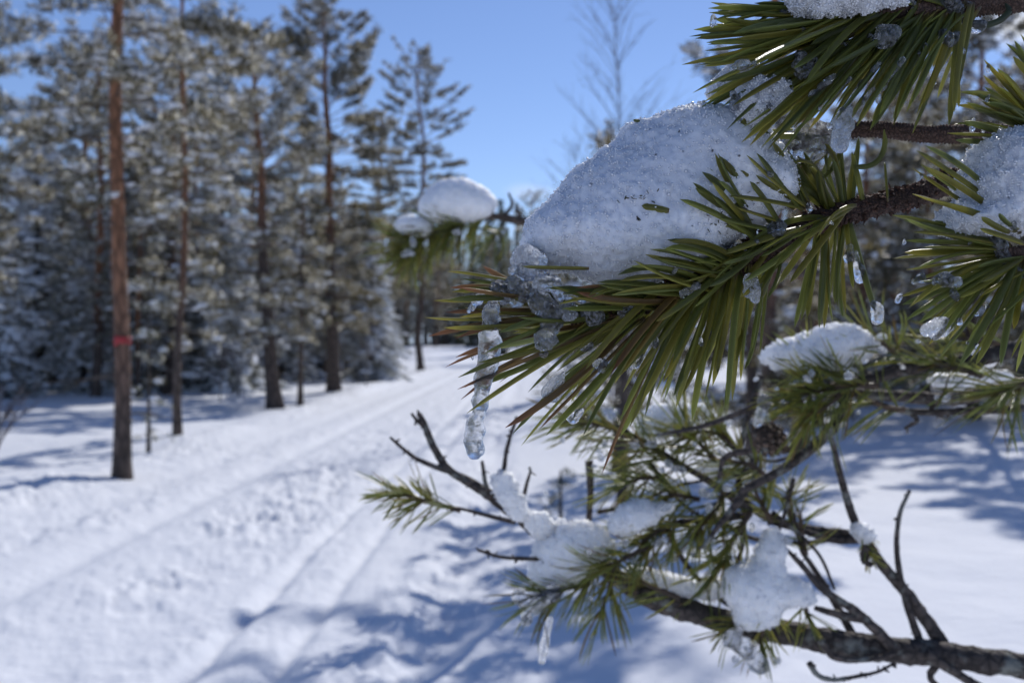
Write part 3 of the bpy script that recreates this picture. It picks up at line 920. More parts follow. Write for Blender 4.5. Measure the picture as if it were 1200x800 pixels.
def fan(mb, g, specs, depth=.022, W=.00098, curve=.03, brown=None, rings=12, sides=8, stem=None, cols=None):
    """specs: (base px, tip px, depth of the tip towards (-) or away from (+) the lens, kind)"""
    B, T, b, Wn, kinds = [], [], [], [], []
    for s in specs:
        (bx, by, bd_), (tx, ty, td) = s[0], s[1]
        B0, T0 = P(bx, by, bd_), P(tx, ty, td)
        L = np.linalg.norm(T0-B0)
        bn = np.array((g.normal()*.4, g.normal(), g.normal()))*L*curve+UP*L*.012
        B.append(B0); T.append(T0); b.append(bn); Wn.append(W*g.uniform(.85, 1.2)); kinds.append(s[2] if len(s) > 2 else None)
    n = len(B)
    c, t = needle_cols(n, g, .10 if brown is None else brown, .25)
    for i, k in enumerate(kinds):
        if k == 'b': c[i] = np.array((.14, .085, .030)); t[i] = np.array((.22, .08, .035))
        if k == 'y': c[i] = np.array((.16, .15, .018)); t[i] = np.array((.36, .30, .04))
        if k == 'g': c[i] = GREENS[i % 5]; t[i] = c[i]*1.5
        if k == 'd': c[i] = GREENS[i % 5]*.8; t[i] = c[i]
    needles(mb, B, T, Wn, np.array(b), c, t, rings, sides, int(g.integers(1e6)))

def jig(g, x, s): return x+g.normal()*s

g = rng(77)
# the needles that show singly along the left and lower outline (photographed tips)
TIP = [((655, 345), (524, 318), 'y'), ((660, 352), (528, 337), 'b'), ((668, 350), (530, 342), 'y'), ((672, 362), (508, 352), 'y'), ((680, 368), (498, 372), 'y'), ((676, 372), (520, 384), 'y'),
       ((690, 368), (522, 366), 'b'), ((700, 372), (502, 394), 'b'), ((708, 376), (534, 396), 'b'), ((705, 370), (556, 332), 'd'), ((640, 352), (566, 312), 'b'), ((700, 378), (522, 430), 'b'), ((715, 380), (536, 456), 'b'),
       ((728, 372), (540, 468), 'b'), ((735, 375), (547, 484), 'g'), ((748, 372), (562, 452), 'g'), ((742, 378), (592, 501), 'b'), ((755, 372), (611, 522), 'g'), ((762, 372), (632, 503), 'b'), ((770, 368), (640, 510), 'g'),
       ((776, 366), (664, 498), 'g'), ((782, 362), (683, 511), 'd'), ((795, 358), (705, 556), 'b'), ((800, 352), (727, 511), 'g'), ((806, 352), (738, 500), 'd'), ((812, 350), (752, 470), 'g'), ((818, 345), (767, 462), 'g'), ((826, 340), (777, 448), 'y'),
       ((836, 338), (792, 478), 'g'), ((840, 336), (800, 462), 'd'), ((848, 330), (811, 493), 'g'), ((854, 326), (826, 470), 'd'), ((862, 320), (835, 452), 'g'), ((868, 318), (849, 482), 'g'), ((874, 312), (858, 470), 'd'), ((880, 310), (868, 446), 'g')]
def front_fan(mb):
    sp = []
    for (bx, by), (tx, ty), k in TIP:
        bd_ = .318+g.uniform(-.003, .003); td = .316+g.uniform(-.016, .012)
        sp.append(((bx, by, bd_), (tx, ty, td), k))
        if g.uniform() < .6:
            sp.append(((bx+g.normal()*2, by+g.normal()*2, bd_), (tx+g.normal()*9+(bx-tx)*g.uniform(-.02, .18), ty+g.normal()*7+(by-ty)*g.uniform(-.02, .18), td+g.normal()*.004), k if g.uniform() < .6 else 'd'))
    fan(mb, g, sp)
def inner_fan(mb):
    """the mass of needles between and behind them"""
    sp = []
    for k in range(58):
        s = g.uniform(0, 1)
        bx = 700+s*180; by = 370-s*70+g.normal()*5
        a = np.interp(s, [0, .25, .55, 1], [183, 206, 228, 254])+g.normal()*11
        L = g.uniform(105, 172)*(1-.08*s)
        tx = bx+L*math.cos(R(a)); ty = by-L*math.sin(R(a))
        sp.append(((bx, by, .319+g.uniform(-.003, .004)), (tx, ty, .322+g.normal()*.016), 'd' if g.uniform() < .5 else None))
    fan(mb, g, sp, W=.00094)
def top_fan(mb):
    """short-looking needles lying against the front of the snow"""
    sp = []
    for (bx, by), (tx, ty), td, k in (((884, 268), (812, 214), .288, 'd'), ((890, 262), (838, 180), .290, 'd'), ((882, 272), (835, 214), .286, 'g'), ((905, 262), (842, 182), .295, 'd'),
                                  ((872, 312), (782, 281), .291, 'd'), ((866, 318), (776, 290), .289, 'g'), ((858, 322), (770, 302), .290, 'd'), ((850, 330), (756, 298), .288, 'd'), ((838, 338), (738, 312), .289, 'g'),
                                  ((826, 340), (724, 322), .290, 'd'), ((812, 346), (700, 333), .289, 'd'), ((798, 350), (676, 342), .290, 'b'), ((784, 354), (664, 346), .292, 'd'), ((770, 360), (640, 338), .294, 'd'),
                                  ((930, 240), (868, 200), .300, 'd'), ((938, 236), (893, 150), .310, 'd'), ((946, 240), (905, 168), .305, 'd'), ((770, 358), (655, 356), .292, 'g'), ((790, 350), (690, 350), .290, 'd'), ((815, 338), (716, 346), .288, 'g')):
        for r_ in range(2):
            sp.append(((bx+g.normal()*2, by+g.normal()*2, .318), (tx+r_*g.uniform(-6, 10), ty+r_*g.uniform(-7, 7), td), k))
    for k in range(12):
        s = g.uniform(); bx = 880+s*70; by = 285-s*45
        a = g.uniform(118, 172); L = g.uniform(60, 105)
        sp.append(((bx, by, .312), (bx+L*math.cos(R(a)), by-L*math.sin(R(a)), .297+g.normal()*.004), 'd' if k % 3 else 'g'))
    # a loose needle lying on the snow, another poking over its edge
    sp.append(((784, 247, .2975), (752, 241, .2970), 'd')); sp.append(((764, 142, .318), (742, 141, .316), 'd'))
    sp.append(((690, 314, .3), (612, 312, .297), 'd'))
    fan(mb, g, sp, curve=.04)
def fork_fan(mb):
    """needles of the fork further along the twig, hanging and standing"""
    sp = []
    for (bx, by), (tx, ty), td, k in (((958, 270), (931, 384), .318, 'g'), ((962, 270), (946, 372), .322, 'd'), ((966, 268), (960, 384), .326, 'd'), ((968, 268), (976, 378), .330, 'g'), ((980, 262), (972, 352), .335, 'd'),
                                  ((984, 262), (988, 372), .328, 'g'), ((990, 258), (982, 360), .322, 'd'), ((992, 258), (1000, 338), .320, 'g'), ((994, 256), (1026, 366), .318, 'd'), ((940, 275), (880, 330), .306, 'g'), ((944, 276), (868, 348), .300, 'y'),
                                  ((950, 272), (892, 340), .310, 'd'), ((915, 290), (900, 350), .310, 'd'), ((900, 296), (880, 412), .312, 'g'), ((894, 300), (862, 424), .315, 'd'),
                                  ((985, 248), (966, 168), .322, 'd'), ((980, 250), (942, 178), .315, 'd'), ((975, 252), (918, 172), .312, 'g'), ((990, 246), (984, 160), .330, 'g'), ((995, 246), (1002, 176), .336, 'd'), ((970, 254), (930, 190), .308, 'd'),
                                  ((1012, 240), (998, 178), .330, 'd'), ((978, 250), (902, 196), .306, 'g'), ((972, 256), (950, 196), .304, 'g'), ((986, 248), (962, 200), .326, 'd'), ((1040, 236), (1036, 190), .338, 'd'), ((988, 248), (976, 186), .318, 'g')):
        sp.append(((bx, by, .331), (tx, ty, td), k))
        if g.uniform() < .6: sp.append(((bx+2, by+1, .331), (tx+g.normal()*8, ty+g.normal()*6, td+.004), 'd'))
    fan(mb, g, sp, curve=.06)
    mb_front = []
    for k in range(20):
        s = g.uniform(); bx = 880+s*125; by = 298-s*54
        a = g.uniform(188, 236); L = g.uniform(55, 120)
        mb_front.append(((bx, by-4, .320), (bx+L*math.cos(R(a)), by-L*math.sin(R(a)), .306+g.normal()*.004), 'd' if k % 2 else 'g'))
    fan(mb, g, mb_front, curve=.05)
    # one needle bent into a loop
    for pts in ([(1002, 196), (1020, 194), (1032, 184), (1037, 168), (1036, 152)],):
        p = spline(PL([(a, b, .322) for a, b in pts]), 22)
        tube(mb, p, np.interp(np.linspace(0, 1, 22), [0, .1, .8, 1], [.0006, .0009, .00085, .0002]), 8, (.11, .125, .03))
spray('needle_spray', main, M_NEEDLE, front_fan)
spray('needle_spray', main, M_NEEDLE, inner_fan)
spray('needle_spray', main, M_NEEDLE, top_fan)
spray('needle_spray', main, M_NEEDLE, fork_fan)

# --- the top bough
topb = thing('pine_branch', 'dense green pine branch filling the top edge above the big snow heap', 'pine branch', (0, 0, 0), 0, 'pine boughs reaching in from the right')
TPX = [(1430, -10, .36), (1300, -6, .34), (1205, -2, .325), (1150, 2, .318), (1110, 10, .314), (1060, 12, .311), (1010, 12, .309), (965, 18, .308), (930, 26, .307)]
tp_ = spline(PL(TPX), 300); wood = MB()
tube(wood, tp_, np.interp(np.linspace(0, 1, 300), [0, .5, 1], [.0042, .0036, .0012]), 22, (.10, .06, .045), scaly)
wood.build('twig', M_BARK, topb)
g = rng(78)
def top_left(mb):
    sp = []
    for (bx, by), (tx, ty) in (((985, 22), (830, 10)), ((990, 20), (833, 3)), ((975, 28), (834, 28)), ((970, 30), (813, 35)), ((965, 34), (808, 43)), ((975, 36), (828, 50)), ((960, 38), (799, 76)), ((968, 40), (816, 73)), ((955, 44), (824, 78)),
                               ((985, 36), (812, 109)), ((990, 40), (824, 120)), ((996, 40), (820, 127)), ((1000, 44), (845, 126)), ((1005, 46), (826, 153)), ((1000, 42), (840, 152)), ((1012, 44), (845, 166)), ((1010, 48), (869, 167)), ((1018, 46), (892, 173)),
                               ((950, 30), (836, 22)), ((1000, 25), (858, 40)), ((1010, 24), (862, 60)), ((1005, 32), (850, 92)), ((1000, 14), (870, -4)), ((1010, 10), (852, -12)), ((1020, 18), (880, 14)), ((980, 14), (850, 14))):
        td = .300+g.uniform(-.022, .016); k = g.choice(('g', 'd', 'g', 'y'), p=(.5, .3, .15, .05))
        sp.append(((bx+g.normal()*4, by+g.normal()*3, .308), (tx, ty, td), k))
        sp.append(((bx+g.normal()*4, by+g.normal()*3, .308), (tx+abs(g.normal())*16, ty+g.normal()*7, td+g.normal()*.006), 'd'))
        if g.uniform() < .5: sp.append(((bx+14+g.normal()*6, by-2+g.normal()*3, .309), (tx+40+g.normal()*12, ty+g.normal()*10, .306+g.normal()*.012), 'g'))
    fan(mb, g, sp, curve=.022)
def top_low(mb):
    sp = []
    for (bx, by), (tx, ty) in (((1030, 36), (880, 160)), ((1038, 38), (902, 168)), ((1044, 40), (915, 160)), ((1050, 40), (930, 150)), ((1056, 42), (948, 152)), ((1062, 42), (958, 136)), ((1066, 40), (972, 146)), ((1074, 40), (990, 130)), ((1080, 40), (1004, 148)),
                               ((1086, 36), (1012, 134)), ((1094, 36), (1022, 150)), ((1102, 34), (1030, 128)), ((1112, 32), (1062, 132)), ((1120, 28), (1068, 122)), ((1128, 28), (1070, 156)), ((1024, 34), (862, 140)), ((1034, 40), (896, 148)), ((1098, 34), (1046, 140))):
        td = .302+g.uniform(-.020, .014)
        for r_ in range(3 if tx < 1050 else 2):
            sp.append(((bx+g.normal()*4, by-16+g.normal()*4, .310), (tx+r_*g.normal()*10, ty+r_*g.normal()*9-r_*6, td+r_*g.normal()*.006), g.choice(('g', 'd', 'y'), p=(.45, .4, .15))))
    fan(mb, g, sp, curve=.025)
def top_fill(mb):
    sp = []
    for k in range(64):
        s = g.uniform(0, 1); bx = 960+s*190; by = 18-s*12+g.normal()*5
        a = np.interp(s, [0, .5, 1], [184, 214, 236])+g.normal()*16; L = g.uniform(80, 150)
        sp.append(((bx, by, .309), (bx+L*math.cos(R(a)), by-L*math.sin(R(a)), .308+g.normal()*.016), 'd' if k % 3 else 'g'))
    for k in range(26):
        bx = 930+g.uniform(0, 200); a = 160+g.normal()*14; L = g.uniform(70, 140)
        sp.append(((bx, 4+g.normal()*4, .310), (bx+L*math.cos(R(a)), 4-L*math.sin(R(a)), .316+g.normal()*.012), 'd'))
    fan(mb, g, sp, curve=.03)
    p = spline(PL([(a, b, .316) for a, b in ((1118, 18), (1146, 30), (1168, 26), (1182, 14), (1178, 4))]), 22)
    tube(mb, p, np.interp(np.linspace(0, 1, 22), [0, .1, .8, 1], [.0007, .0011, .0010, .0002]), 8, (.04, .055, .03))
spray('needle_spray', topb, M_NEEDLE, top_left)
spray('needle_spray', topb, M_NEEDLE, top_low)
spray('needle_spray', topb, M_NEEDLE, top_fill)

# --- the bare brown twig between them
mid = thing('pine_branch', 'short brown rough-barked twig between the top bough and the main bough', 'pine branch', (0, 0, 0), 0, 'pine boughs reaching in from the right')
wood = MB(); q_ = spline(PL([(1420, 190, .42), (1300, 172, .39), (1210, 160, .37), (1140, 157, .352), (1090, 158, .345), (1045, 153, .340), (1000, 152, .336), (960, 158, .333), (925, 176, .331)]), 260)
tube(wood, q_, np.interp(np.linspace(0, 1, 260), [0, .5, .85, 1], [.0038, .0025, .0022, .0012]), 22, (.12, .07, .052), scaly); wood.build('twig', M_BARK, mid)
def mid_needles(mb):
    sp = []
    for k in range(16):
        bx = 940+g.uniform(0, 60); a = g.uniform(170, 255); L = g.uniform(50, 110)
        sp.append(((bx, 160+g.normal()*4, .334), (bx+L*math.cos(R(a)), 160-L*math.sin(R(a)), .336+g.normal()*.012), 'd'))
    fan(mb, g, sp, curve=.05)
spray('needle_spray', mid, M_NEEDLE, mid_needles)

# --- the bough at the right edge: upper shoot and lower shoot
rb = thing('pine_branch', 'pine branch at the right edge, needles spread round its own snow lump', 'pine branch', (0, 0, 0), 0, 'pine boughs reaching in from the right')
wood = MB()
rp = spline(PL([(1460, 330, .34), (1340, 310, .322), (1270, 302, .312), (1225, 298, .306), (1190, 297, .303), (1168, 294, .302)]), 160)
tube(wood, rp, np.linspace(.0042, .0014, 160), 20, (.10, .06, .045), scaly)
rp2 = spline(PL([(1340, 310, .322), (1300, 240, .318), (1262, 190, .314), (1232, 165, .312), (1205, 150, .311)]), 120)
tube(wood, rp2, np.linspace(.003, .0012, 120), 18, (.10, .06, .045), scaly)
wood.build('twig', M_BARK, rb)
g = rng(79)
def right_low(mb):
    sp = []
    for (bx, by), (tx, ty), k in (((1190, 270), (1069, 197), 'y'), ((1180, 250), (1073, 176), 'd'), ((1185, 262), (1084, 195), 'g'), ((1195, 272), (1069, 227), 'y'), ((1180, 285), (1056, 252), 'd'), ((1185, 288), (1058, 258), 'g'), ((1182, 290), (1070, 272), 'd'), ((1190, 292), (1060, 282), 'g'),
                              ((1180, 294), (1047, 303), 'd'), ((1185, 296), (1060, 296), 'y'), ((1180, 296), (1062, 316), 'g'), ((1182, 298), (1053, 348), 'y'), ((1180, 300), (1057, 357), 'g'), ((1185, 302), (1060, 376), 'g'), ((1182, 304), (1088, 404), 'y'), ((1188, 304), (1088, 378), 'd'), ((1186, 304), (1100, 352), 'g'),
                              ((1192, 304), (1125, 428), 'g'), ((1190, 306), (1148, 380), 'y'), ((1196, 306), (1143, 428), 'g'), ((1198, 306), (1188, 386), 'y'), ((1204, 308), (1202, 392), 'g'), ((1200, 300), (1150, 330), 'd'), ((1215, 306), (1230, 400), 'g'), ((1225, 306), (1216, 410), 'g'),
                              ((1180, 298), (1078, 330), 'g'), ((1180, 300), (1100, 374), 'd'), ((1182, 294), (1080, 290), 'd'), ((1185, 300), (1110, 392), 'g'), ((1180, 292), (1090, 264), 'g')):
        td = .294+g.uniform(-.014, .014)
        sp.append(((bx, by, .303), (tx, ty, td), k))
        if g.uniform() < .85: sp.append(((bx+3, by+2, .303), (tx+g.normal()*9+6, ty+g.normal()*9, td+g.normal()*.006), 'g'))
    for (bx, by), (tx, ty) in (((1182, 272), (1150, 254)), ((1192, 268), (1172, 250)), ((1200, 285), (1148, 268))):
        sp.append(((bx, by, .290), (tx, ty, .280), 'g'))
    for k in range(36):     # the half of the spray that lies outside the picture
        bx = 1200+g.uniform(0, 110); a = g.uniform(200, 330); L = g.uniform(90, 150)
        sp.append(((bx, 302, .306), (bx+L*math.cos(R(a)), 302-L*math.sin(R(a)), .306+g.normal()*.02), 'g'))
    fan(mb, g, sp, curve=.03, W=.00094)
def right_up(mb):
    sp = []
    for (bx, by), (tx, ty), k in (((1232, 128), (1179, 51), 'g'), ((1235, 120), (1187, 66), 'd'), ((1225, 150), (1153, 70), 'y'), ((1228, 152), (1166, 82), 'y'), ((1222, 156), (1152, 88), 'y'), ((1224, 154), (1154, 102), 'g'), ((1218, 152), (1124, 108), 'g'), ((1220, 156), (1121, 123), 'y'),
                              ((1218, 160), (1148, 106), 'g'), ((1216, 162), (1130, 142), 'g'), ((1214, 164), (1118, 146), 'g'), ((1210, 166), (1110, 156), 'y'), ((1240, 120), (1196, 40), 'g'), ((1226, 150), (1160, 130), 'd'), ((1218, 160), (1140, 126), 'd'), ((1240, 130), (1200, 75), 'g'), ((1244, 126), (1215, 50), 'g'), ((1222, 150), (1150, 118), 'd')):
        td = .300+g.uniform(-.014, .012)
        sp.append(((bx, by, .311), (tx, ty, td), k))
        if g.uniform() < .9: sp.append(((bx+3, by+2, .311), (tx+abs(g.normal())*10+4, ty+g.normal()*8, td+g.normal()*.006), 'g'))
    fan(mb, g, sp, curve=.03, W=.00094)
spray('needle_spray', rb, M_NEEDLE, right_low)
spray('needle_spray', rb, M_NEEDLE, right_up)

# ------------------------------------------------------------------ snow lying on the near boughs
def grainy(v, q, g, amp=.0005, fine=.00012, n_grain=0, size=(.00018, .0004), lump=.0015):
    n = normals(v, q)
    k = 1/.006
    off = lump*fbm(v[:, 0]*k, v[:, 1]*k, v[:, 2]*k, oct=3)+amp*vnoise(v[:, 0]*700, v[:, 1]*700, v[:, 2]*700)+fine*g.normal(size=len(v))
    v = v+n*off[:, None]
    mb = MB(); mb.add(v, q, None, (.9, .9, .92), 0)
    if n_grain:
        i = g.integers(0, len(v), n_grain)
        o = np.array([(1, 0, 0), (-1, 0, 0), (0, 1, 0), (0, -1, 0), (0, 0, 1), (0, 0, -1)], float)
        f = np.array([(0, 2, 4), (2, 1, 4), (1, 3, 4), (3, 0, 4), (2, 0, 5), (1, 2, 5), (3, 1, 5), (0, 3, 5)])
        s = g.uniform(*size, (n_grain, 1, 1))*g.uniform(.5, 1.6, (n_grain, 1, 3))
        M = np.linalg.qr(g.normal(size=(n_grain, 3, 3)))[0]; M *= np.sign(np.linalg.det(M))[:, None, None]
        w = np.einsum('nij,nkj->nki', M, o[None]*s)+(v[i]+n[i]*size[0]*.8)[:, None]
        a = g.uniform(size=n_grain) < .012
        for m_, sel in ((2, ~a), (1, a)):
            ww = w[sel]; mb.add(ww.reshape(-1, 3), None, (f[None]+(np.arange(len(ww))*6)[:, None, None]).reshape(-1, 3), (.9, .9, .92), m_)
    return mb

def inflate_snow(name, label, outline, d, D, T, h, seed, grains, lump=.0015, tilt=0.0, amp=.0005):
    """snow with the outline given in photograph pixels at distance d; D = how far in from the rim it reaches its half thickness T"""
    g = rng(seed)
    poly = spline(np.array(outline+outline[:1], float), len(outline)*5)[:-1]
    pts = np.array([P(x, y, d) for x, y in poly]); poly = pts[:, (0, 2)]
    lo = poly.min(0)-4*h; hi = poly.max(0)+4*h
    gx = np.arange(lo[0], hi[0], h); gz = np.arange(lo[1], hi[1], h); gy = np.arange(-T-4*h, T+4*h, h)
    X, Z = np.meshgrid(gx, gz, indexing='ij')
    sd = poly_dist(poly, X, Z)+.0012*fbm(X*160, Z*160, oct=3)
    u = np.maximum(D-sd, 0)
    th = T/D*(1+.25*fbm(X*28+3, Z*28, oct=2))
    f = np.sqrt(u[:, None, :]**2+(np.abs(gy)[None, :, None]/th[:, None, :])**2)-D
    f = f + (sd < -3*h)[:, None, :]*1e-3
    v, q = surface_nets(f, (gx[0], d+gy[0], gz[0]), h)
    v = relax(v, q, 3)
    c = v.mean(0)
    mb = grainy(v, q, g, n_grain=grains, lump=lump, amp=amp)
    o = mb.build(name, [M_SNOW, M_GRAIN, M_GRAINSNOW], None, True, c)
    return tag(o, label, 'snow heap', 'snow lying on the pine boughs')

BIG = [(611, 296), (612, 276), (622, 256), (642, 234), (664, 212), (690, 186), (714, 168), (738, 148), (758, 138), (778, 130), (800, 123), (824, 121), (848, 128), (872, 138), (892, 150), (912, 172), (928, 196), (934, 220), (922, 242), (896, 260), (870, 274), (846, 292), (828, 312), (800, 322), (770, 330), (742, 332), (712, 336), (690, 330), (668, 322), (648, 316), (628, 310)]
big = inflate_snow('snow_heap', 'biggest heap of grainy snow, on the main branch in the middle of the picture', BIG, .322, .020, .0225, .00085, 401, 7000, .0011)
# bits of bark and needle litter caught in the heap
db = MB(); gd = rng(402)
bv = np.zeros(len(big.data.vertices)*3, np.float32); big.data.vertices.foreach_get('co', bv); bv = bv.reshape(-1, 3)+np.array(big.location)
bpx = np.stack((600+bv[:, 0]/bv[:, 1]*1200, 400-(bv[:, 2]-EYE)/bv[:, 1]*1200), 1)
for cx, cy, sx, sy, n in ((740, 232, 9, 3, 8), (758, 226, 6, 3, 5), (752, 255, 4, 2, 4), (850, 262, 14, 10, 18), (872, 240, 9, 10, 12)):
    for k in range(n):
        x, y = cx+gd.normal()*sx, cy+gd.normal()*sy
        m = np.hypot(bpx[:, 0]-x, bpx[:, 1]-y) < 3
        if not m.any(): continue
        c = bv[m][np.argmin(bv[m][:, 1])]-np.array((0, .0002, 0)); dv = gd.normal(size=3)*(1, .3, 1); dv /= np.linalg.norm(dv)
        needles(db, [c-dv*.0006], [c+dv*gd.uniform(.0003, .0011)], [gd.uniform(.00012, .00028)], None, (.07, .075, .04) if k % 2 else (.08, .06, .04), None, 4, 4, k, False)
db.build('debris', M_NEEDLE, big, True, big.location)

RIGHTS = [(1128, 238), (1126, 216), (1136, 196), (1144, 176), (1158, 162), (1178, 152), (1204, 148), (1236, 152), (1264, 170), (1282, 200), (1284, 236), (1268, 262), (1232, 274), (1196, 274), (1168, 276), (1136, 278), (1108, 276), (1102, 258), (1112, 240)]
inflate_snow('snow_heap', 'crusted snow lump cut by the right edge, resting on the right-hand branch', RIGHTS, .303, .014, .020, .0007, 411, 8000, amp=.0011)
TOPS = [(920, -6), (935, -16), (985, -22), (1040, -18), (1062, -6), (1050, 6), (1012, 14), (985, 16), (955, 22), (936, 14)]
inflate_snow('snow_heap', 'icy snow crust lying along the top branch at the upper edge', TOPS, .296, .008, .011, .0007, 421, 4000, amp=.0009, lump=.0018)
inflate_snow('snow_heap', 'small patch of grey melting snow caught in the needles of the top branch', [(872, 108), (884, 96), (902, 88), (916, 92), (926, 100), (924, 118), (914, 128), (896, 136), (880, 140), (866, 132), (862, 120)], .305, .007, .008, .0006, 431, 2500, amp=.0010, lump=.002)
inflate_snow('snow_heap', 'narrow white snow tongue behind the left tips of the top branch', [(826, 110), (838, 96), (852, 78), (868, 70), (890, 76), (886, 96), (868, 106), (850, 112), (838, 120)], .322, .006, .008, .0007, 441, 1500)

# ------------------------------------------------------------------ ice
def ice_mesh(balls, h, k, seed, lump=.0006, freq=260, it=2):
    f, lo = blob_field(balls, h, k)
    v, q = surface_nets(f, lo, h)
    v = relax(v, q, it)
    n = normals(v, q)
    v = v+n*(lump*fbm(v[:, 0]*freq+seed, v[:, 1]*freq, v[:, 2]*freq, oct=2))[:, None]
    v = relax(v, q, 1, .4)
    return v, q

def ice_thing(name, label, cat, balls, h, k, seed, group=None, mat=None, lump=.0006, freq=260):
    v, q = ice_mesh(balls, h, k, seed, lump, freq)
    mb = MB(); mb.add(v, q)
    o = mb.build(name, mat or M_ICE, None, True, v.mean(0))
    return tag(o, label, cat, group)

def chain(pts, n, seed=0, wob=.12, flat=1.0):
    """balls along (px, py, d, radius px)"""
    g = rng(seed)
    a = np.array(pts, float); s = spline(a, n)
    return [(P(x, y, d), np.array((1, flat, 1))*r*(1+g.normal()*wob)/1200*d) for x, y, d, r in s]

# the long icicle
ice_thing('icicle', 'long clear icicle hanging from the needle tips of the main branch', 'icicle',
          chain([(578, 362, .313, 8), (574, 392, .312, 11), (572, 412, .312, 11.5), (570, 430, .312, 11.5), (567, 448, .312, 9.5), (564, 462, .312, 8.5), (561, 476, .312, 8), (558, 492, .312, 8), (556, 508, .312, 9), (555, 522, .312, 10), (556, 532, .312, 7.5)], 40, 1, .10), .00042, .0012, 3.1, None, M_ICECOL, .0010, 330)
# glaze frozen over the tips
gl_ = rng(66)
film = []
for pts, n in (([(624, 316, .310, 7), (606, 330, .309, 8), (592, 338, .309, 7), (574, 342, .309, 6), (560, 352, .310, 5), (546, 362, .310, 3.5)], 30),
               ([(606, 332, .309, 8), (616, 346, .308, 10), (600, 352, .309, 8), (584, 350, .311, 5)], 18),
               ([(628, 322, .306, 8), (646, 334, .305, 8), (664, 344, .306, 7), (682, 350, .307, 5)], 20),
               ([(622, 346, .307, 9), (634, 360, .306, 11), (648, 372, .306, 12), (640, 384, .306, 12), (636, 396, .306, 9)], 26),
               ([(640, 360, .306, 8), (658, 366, .305, 8), (672, 360, .305, 6)], 12),
               ([(578, 350, .312, 5), (578, 364, .312, 7), (577, 376, .312, 9)], 12)):
    for c, r in chain(pts, n, int(gl_.integers(999)), .30, .6):
        film.append((c+gl_.normal(size=3)*(.0006, .0012, .0006), r*gl_.uniform(.55, 1.05)))
ice_thing('ice_glaze', 'sheet of clear ice frozen over the needle tips under the big snow heap', 'ice', film, .00042, .0006, 5.2, None, M_ICE, .0011, 420)
ice_thing('ice_glaze', 'knobbly clear ice crust at the left foot of the big snow heap', 'ice',
          chain([(604, 306, .311, 8), (616, 300, .309, 11), (630, 306, .306, 10), (610, 316, .309, 9), (640, 318, .303, 8), (600, 318, .31, 6)], 20, 5, .2), .0005, .001, 6.6, None, M_ICE, .0012, 330)
ice_thing('ice_glaze', 'wet ice bead cluster on the bare twig under the top branch', 'ice',
          chain([(925, 176, .327, 9), (940, 160, .326, 12), (955, 172, .325, 10), (968, 158, .325, 12), (950, 152, .326, 9), (935, 182, .327, 8), (975, 176, .326, 7)], 22, 6, .25), .0005, .0008, 7.7, None, M_ICE, .0014, 360)
from mathutils.bvhtree import BVHTree
def near_tree():
    vs, fs, n = [], [], 0
    for r_ in (main, topb, rb, mid):
        for o in r_.children:
            me = o.data; co = np.zeros(len(me.vertices)*3, np.float32); me.vertices.foreach_get('co', co)
            vs.append(co.reshape(-1, 3)); fs += [[i+n for i in p.vertices] for p in me.polygons]; n += len(me.vertices)
    return BVHTree.FromPolygons(np.concatenate(vs).tolist(), fs), np.concatenate(vs)
NEAR, NEARV = near_tree()
def needle_depth(px, py):
    """the distance of the needle that a drop sits on"""
    for rr in (0, 2, 4, 7, 10, 14, 19, 25, 32):
        hits = []
        for a in range(1 if rr == 0 else 8):
            x, y = px+rr*math.cos(a*.785), py+rr*math.sin(a*.785)
            h = NEAR.ray_cast(Vector((0, 0, EYE)), Vector(P(x, y, 1)-np.array((0, 0, EYE))))
            if h[0] is not None and h[0].y < .36: hits.append((h[0].y, x-px, y-py))
        if hits:
            h = sorted(hits)[len(hits)//2]
            return (h[0], h[1]*(rr > 3), h[2]*(rr > 3))
    return None
DR = 'frozen drops on the near needles'
